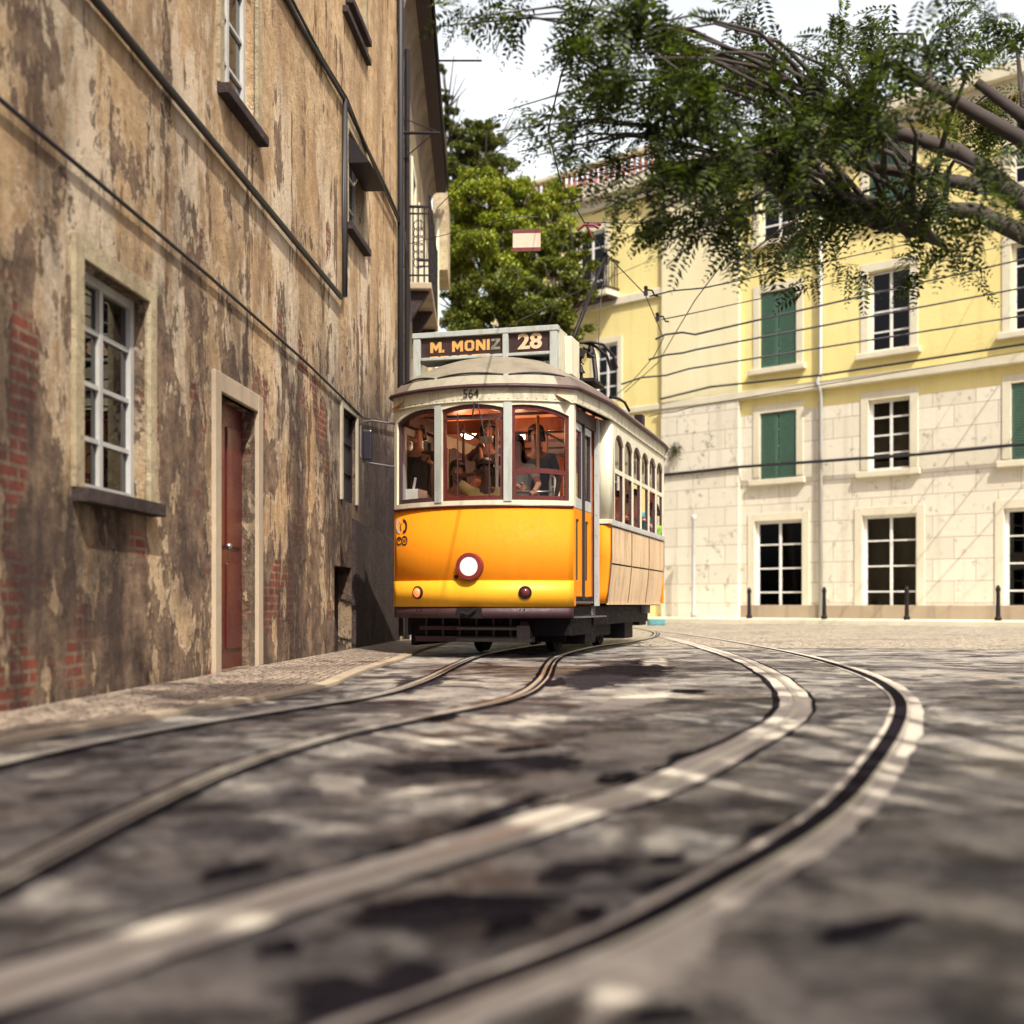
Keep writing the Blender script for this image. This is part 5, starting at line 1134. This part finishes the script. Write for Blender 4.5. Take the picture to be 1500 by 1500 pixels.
def tree(label, base, blobs, nleaf, leaf, mat, group=None, trunk_r=.3, name='street_tree'):
    root = thing(name, label, 'tree', base, 0, group); bx = np.array(base)
    cen = []; wts = np.array([b_[3]**2 for b_ in blobs]); wts = wts/wts.sum()
    for (x, y, z, r_), w_ in zip(blobs, wts):
        # each blob = sub-clumps
        m_ = int(nleaf*w_); nc = max(8, int(26*r_))
        cc = unit(rng.normal(size=(nc, 3)))*r_*rng.uniform(.55, 1.0, (nc, 1))*np.array([1,1,.85])
        pk = rng.integers(0, nc, m_); sp = rng.normal(size=(m_, 3))*r_*.145*np.array([1,1,.6])
        cen.append(cc[pk]+sp+np.array([x, y, z])-bx)
    cen = np.concatenate(cen); n = len(cen)
    up = np.array([0,0,1.]); ax = unit(rng.normal(size=(n,3))+np.array([0,0,-.3])); nn = unit(rng.normal(size=(n,3))*.6+up); ay = unit(np.cross(nn, ax))
    s_ = leaf*rng.uniform(.6, 1.3, (n, 1)); leaf_mesh('crown', cen, ax*s_, ay*s_*.5, mat, root)
    tk_ = MB(); tops = [Vector(b_[:3])-Vector(base) for b_ in blobs]; c_ = sum(tops, Vector())/len(tops); fork = Vector((c_.x*.5, c_.y*.5, max(1.5, min(t.z for t in tops)*.6)))
    tk_.tube([(0,0,-.1),(fork.x*.4,fork.y*.4,fork.z*.5),fork], [trunk_r*1.25, trunk_r, trunk_r*.8], 12)
    for t in tops:
        m1 = fork.lerp(t, .5)+Vector((random.uniform(-.3,.3), random.uniform(-.3,.3), .2)); tk_.tube([fork, m1, t], [trunk_r*.55, trunk_r*.3, trunk_r*.1], 8)
        for _ in range(4):
            e = t+Vector((random.uniform(-1,1), random.uniform(-1,1), random.uniform(-.4,.8))); tk_.tube([m1.lerp(t, .7), e], [trunk_r*.14, trunk_r*.04], 5)
    tk_.build('trunk', 'bark', root, smooth=True); return root
def B(px, py, Y, rpx): p = pt(px, py, Y); return (p.x, p.y, p.z, rpx/1820*Y)
tree('bright yellow green leafy tree filling the gap above the destination sign', (.3, 38.5, 0),
     [B(700,290,38,50),B(760,300,38.5,43),B(735,345,37.5,52),B(690,360,38,42),B(800,330,39.5,40),B(665,400,39,28),B(820,290,40,30),B(668,320,38.5,26),B(740,400,37.5,36),B(790,375,39,30),B(720,265,38,22)],
     95000, .060, 'leaf_bright', trunk_r=.28)
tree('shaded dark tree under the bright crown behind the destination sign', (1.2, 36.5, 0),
     [B(700,440,36.5,42),B(760,430,36.5,48),B(820,410,37,42),B(845,440,37,30),B(790,465,36.5,44),B(720,480,36.5,48),B(835,480,37,30),B(672,470,36.5,36),B(850,350,38,22),B(845,385,37.5,26),B(812,365,37.5,26),B(655,430,37,20)], 56000, .060, 'leaf_shade', trunk_r=.25)  # separate darker leaves paint the shade of the lower crown
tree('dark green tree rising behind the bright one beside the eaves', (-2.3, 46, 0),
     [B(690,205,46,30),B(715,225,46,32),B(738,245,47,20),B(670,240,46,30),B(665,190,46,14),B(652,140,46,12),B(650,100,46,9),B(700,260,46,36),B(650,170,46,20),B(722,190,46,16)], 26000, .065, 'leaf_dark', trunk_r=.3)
# ivy tuft on the stone wall
tf = thing('wall_plant', 'small dry plant tuft growing from the white stone wall', 'plant', pt(989, 662, 41.2))
n = 260; a = unit(rng.normal(size=(n,3))+np.array([0,-.2,.3])); cc = a*rng.uniform(.05,.32,(n,1)); leaf_mesh('foliage', cc, a*.07, unit(np.cross(a, rng.normal(size=(n,3))))*.012, 'ivy', tf)

# overhanging pinnate tree on the right
ot = thing('overhanging_tree', 'dark feathery leaved tree hanging over the street from the right', 'tree', (5.3, 9.4, 0))
def fronds(cl, parent_loc):
    """cl: list of (centre, radius, count, droop)"""
    k = 9; tx = []; tl = []; tw = []
    for j in range(k):
        for s_ in (-1, 1): tx.append((j+.8)/k); tl.append(s_); tw.append(math.sin(math.pi*(.18+.72*(j+.8)/k)))
    tx = np.array(tx); tl = np.array(tl); tw = np.array(tw); CC = []; AX = []; AY = []
    for c_, r_, cnt, droop in cl:
        cnt = int(cnt); nb = max(3, cnt//14)
        bd = unit(rng.normal(size=(nb,3))*np.array([1,1,.5])+np.array([-.9,-.1,-droop])); b0 = rng.normal(size=(nb,3))*r_*.34 + np.array(c_)
        pk = rng.integers(0, nb, cnt); t = rng.uniform(0, 1, (cnt,1)); org = b0[pk]+bd[pk]*t*r_*.6 + rng.normal(size=(cnt,3))*.03; org[:,2] -= (t[:,0]**2)*r_*.25*droop
        dr = unit(bd[pk]*.7+rng.normal(size=(cnt,3))*.55+np.array([0,0,-.45*droop])); nn = unit(rng.normal(size=(cnt,3))*.45+np.array([0,0,1.])); sd_ = unit(np.cross(nn, dr)); nn = np.cross(dr, sd_)
        ln = rng.uniform(.12, .33, (cnt,1))
        P_ = org[:,None,:]+dr[:,None,:]*(ln[:,None,:]*tx[None,:,None]) - np.array([0,0,1.])*(tx**2)[None,:,None]*ln[:,None,:]*.25
        ll = (ln*.13)[:,None,:]*tw[None,:,None]; ax = unit((sd_[:,None,:]*tl[None,:,None]*.9+dr[:,None,:]*.45+rng.normal(size=(cnt,len(tx),3))*.12).reshape(-1,3)).reshape(cnt,len(tx),3)
        ay = unit(np.cross(nn[:,None,:].repeat(len(tx),1).reshape(-1,3), ax.reshape(-1,3))).reshape(cnt,len(tx),3)
        CC.append((P_+ax*ll*1.05).reshape(-1,3)); AX.append((ax*ll).reshape(-1,3)); AY.append((ay*ll*.36).reshape(-1,3))
    return np.concatenate(CC)-np.array(parent_loc), np.concatenate(AX), np.concatenate(AY)
cl = []
def K(px, py, Y, rpx, cnt, droop=.5): p = pt(px, py, Y); cl.append(((p.x, p.y, p.z), rpx/1820*Y, cnt, droop))
for px, py, rp, cnt in [(700,5,22,110),(668,18,14,70),(728,2,16,90),(770,5,22,150),(760,170,26,40),(790,185,34,70),(810,155,28,60),(775,140,20,26),(830,195,36,90),(850,150,46,160),(815,215,30,45),(790,210,22,20),
        (860,90,50,230),(840,60,40,150),(900,60,60,330),(860,20,50,240),(930,20,60,380),(980,30,60,420),(1010,90,60,420),(950,110,60,380),(900,150,52,250),(870,200,42,130),(900,230,36,90),(885,250,25,40),(940,190,52,240),(990,180,55,340),(1000,250,50,240),(960,270,42,160),
        (1000,310,40,190),(930,290,30,70),(900,300,22,30),(950,320,26,60),(985,350,26,60),(870,285,18,16),(925,345,14,14),(1010,375,20,26),
        (1040,140,70,420),(1060,230,70,420),(1060,320,60,300),(1100,60,80,480),(1120,160,80,480),(1130,260,80,420),(1180,330,70,280),(1100,380,50,120),(1180,80,90,480),(1220,180,90,480),(1260,280,80,340),(1280,60,90,480),(1320,170,90,480),(1350,280,80,340),(1380,60,90,480),(1430,160,90,480),(1450,280,90,340),(1480,60,90,420),(1240,380,50,120),(1400,380,60,160)]:
    K(px+(14 if 800 <= px < 960 and py < 200 else 0), py-(8 if py > 200 else 0), random.uniform(7.8, 8.8 if px < 1070 else 10.2), rp, cnt*(.15 if px < 1030 else .27), .6)
K(960,60,7.5,60,30)
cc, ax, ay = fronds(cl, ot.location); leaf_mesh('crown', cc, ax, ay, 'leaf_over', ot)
tk_ = MB(); OL = Vector(ot.location); fk = Vector((-.5, -.1, 2.9))
tk_.tube([(0,0,-.1),(-.1,0,1.6),(-.35,-.1,2.2),fk], [.28,.22,.18,.15], 14)
limbs = [(pt(1250,240,9.2)-OL), (pt(1120,130,9.3)-OL), (pt(1300,90,9.3)-OL), (pt(1150,300,9)-OL), (pt(1430,120,9.4)-OL)]
for lm in limbs: tk_.tube([fk, fk.lerp(lm, .5)+Vector((0,0,.3)), lm], [.10,.06,.035], 9)
for c_, r_, cnt, dr in cl:
    c2 = Vector(c_)-OL; near = fk.lerp(min(limbs, key=lambda q_: (q_-c2).length), random.uniform(.55, 1)); m1 = near.lerp(c2, .5)+Vector((random.uniform(-.2,.2), random.uniform(-.2,.2), .28))
    tk_.tube([near, near.lerp(m1, .5)+Vector((0,0,.1)), m1, m1.lerp(c2, .6)+Vector((0,0,.04)), c2+Vector((-.15,0,-.1))], [.028,.020,.013,.008,.004], 6)
tk_.build('trunk', 'bark', ot, smooth=True)

# the street tree behind the photographer whose crown dapples the foreground road
random.seed(11)
bl = []
for _ in range(38):
    tx, ty = random.uniform(-2.2, 3.4), random.uniform(1.2, 8.5); hz_ = random.uniform(5.5, 8.5); k_ = hz_/math.tan(R(SUN_EL))
    bl.append((tx+.36*k_, ty-.93*k_, hz_, random.uniform(.30, .75)))
for tx, ty in ((-.75,1.75),(-.5,1.9),(-.3,2.05),(-1.0,2.2),(-.6,2.6),(-.1,2.5),(.1,2.6),(-.9,3.1),(-.2,3.2),(.3,5.2),(-.4,4.4)):
    hz_ = random.uniform(5.6, 6.6); k_ = hz_/math.tan(R(SUN_EL)); bl.append((tx+.36*k_, ty-.93*k_, hz_, random.uniform(.20, .34)))
tree('feathery street tree standing behind the viewpoint, dappling the road', (4.6, -3.2, 0), bl, 36000, .075, 'leaf_over', trunk_r=.22)

for i, (s_, lb_) in enumerate(((4.5+8.2, 'iron bollard nearest the tram on the far pavement edge'), (7.0+8.2, 'second iron bollard from the tram on the far pavement edge'), (9.5+8.2, 'middle iron bollard on the far pavement edge'), (12+8.2, 'iron bollard before the farthest right doorway'))):
    p_ = fac(s_, 1.9); mb = MB(); mb.lathe((0,0,0), (0,0,1), [(.09,0),(.09,.08),(.06,.12),(.05,.75),(.065,.78),(.065,.84),(.03,.92),(.005,.93)], 12)
    o = mb.build('bollard', 'iron', None, smooth=False); o.location = (p_.x, p_.y, .15); tag(o, lb_, 'bollard', 'bollards along the far pavement')
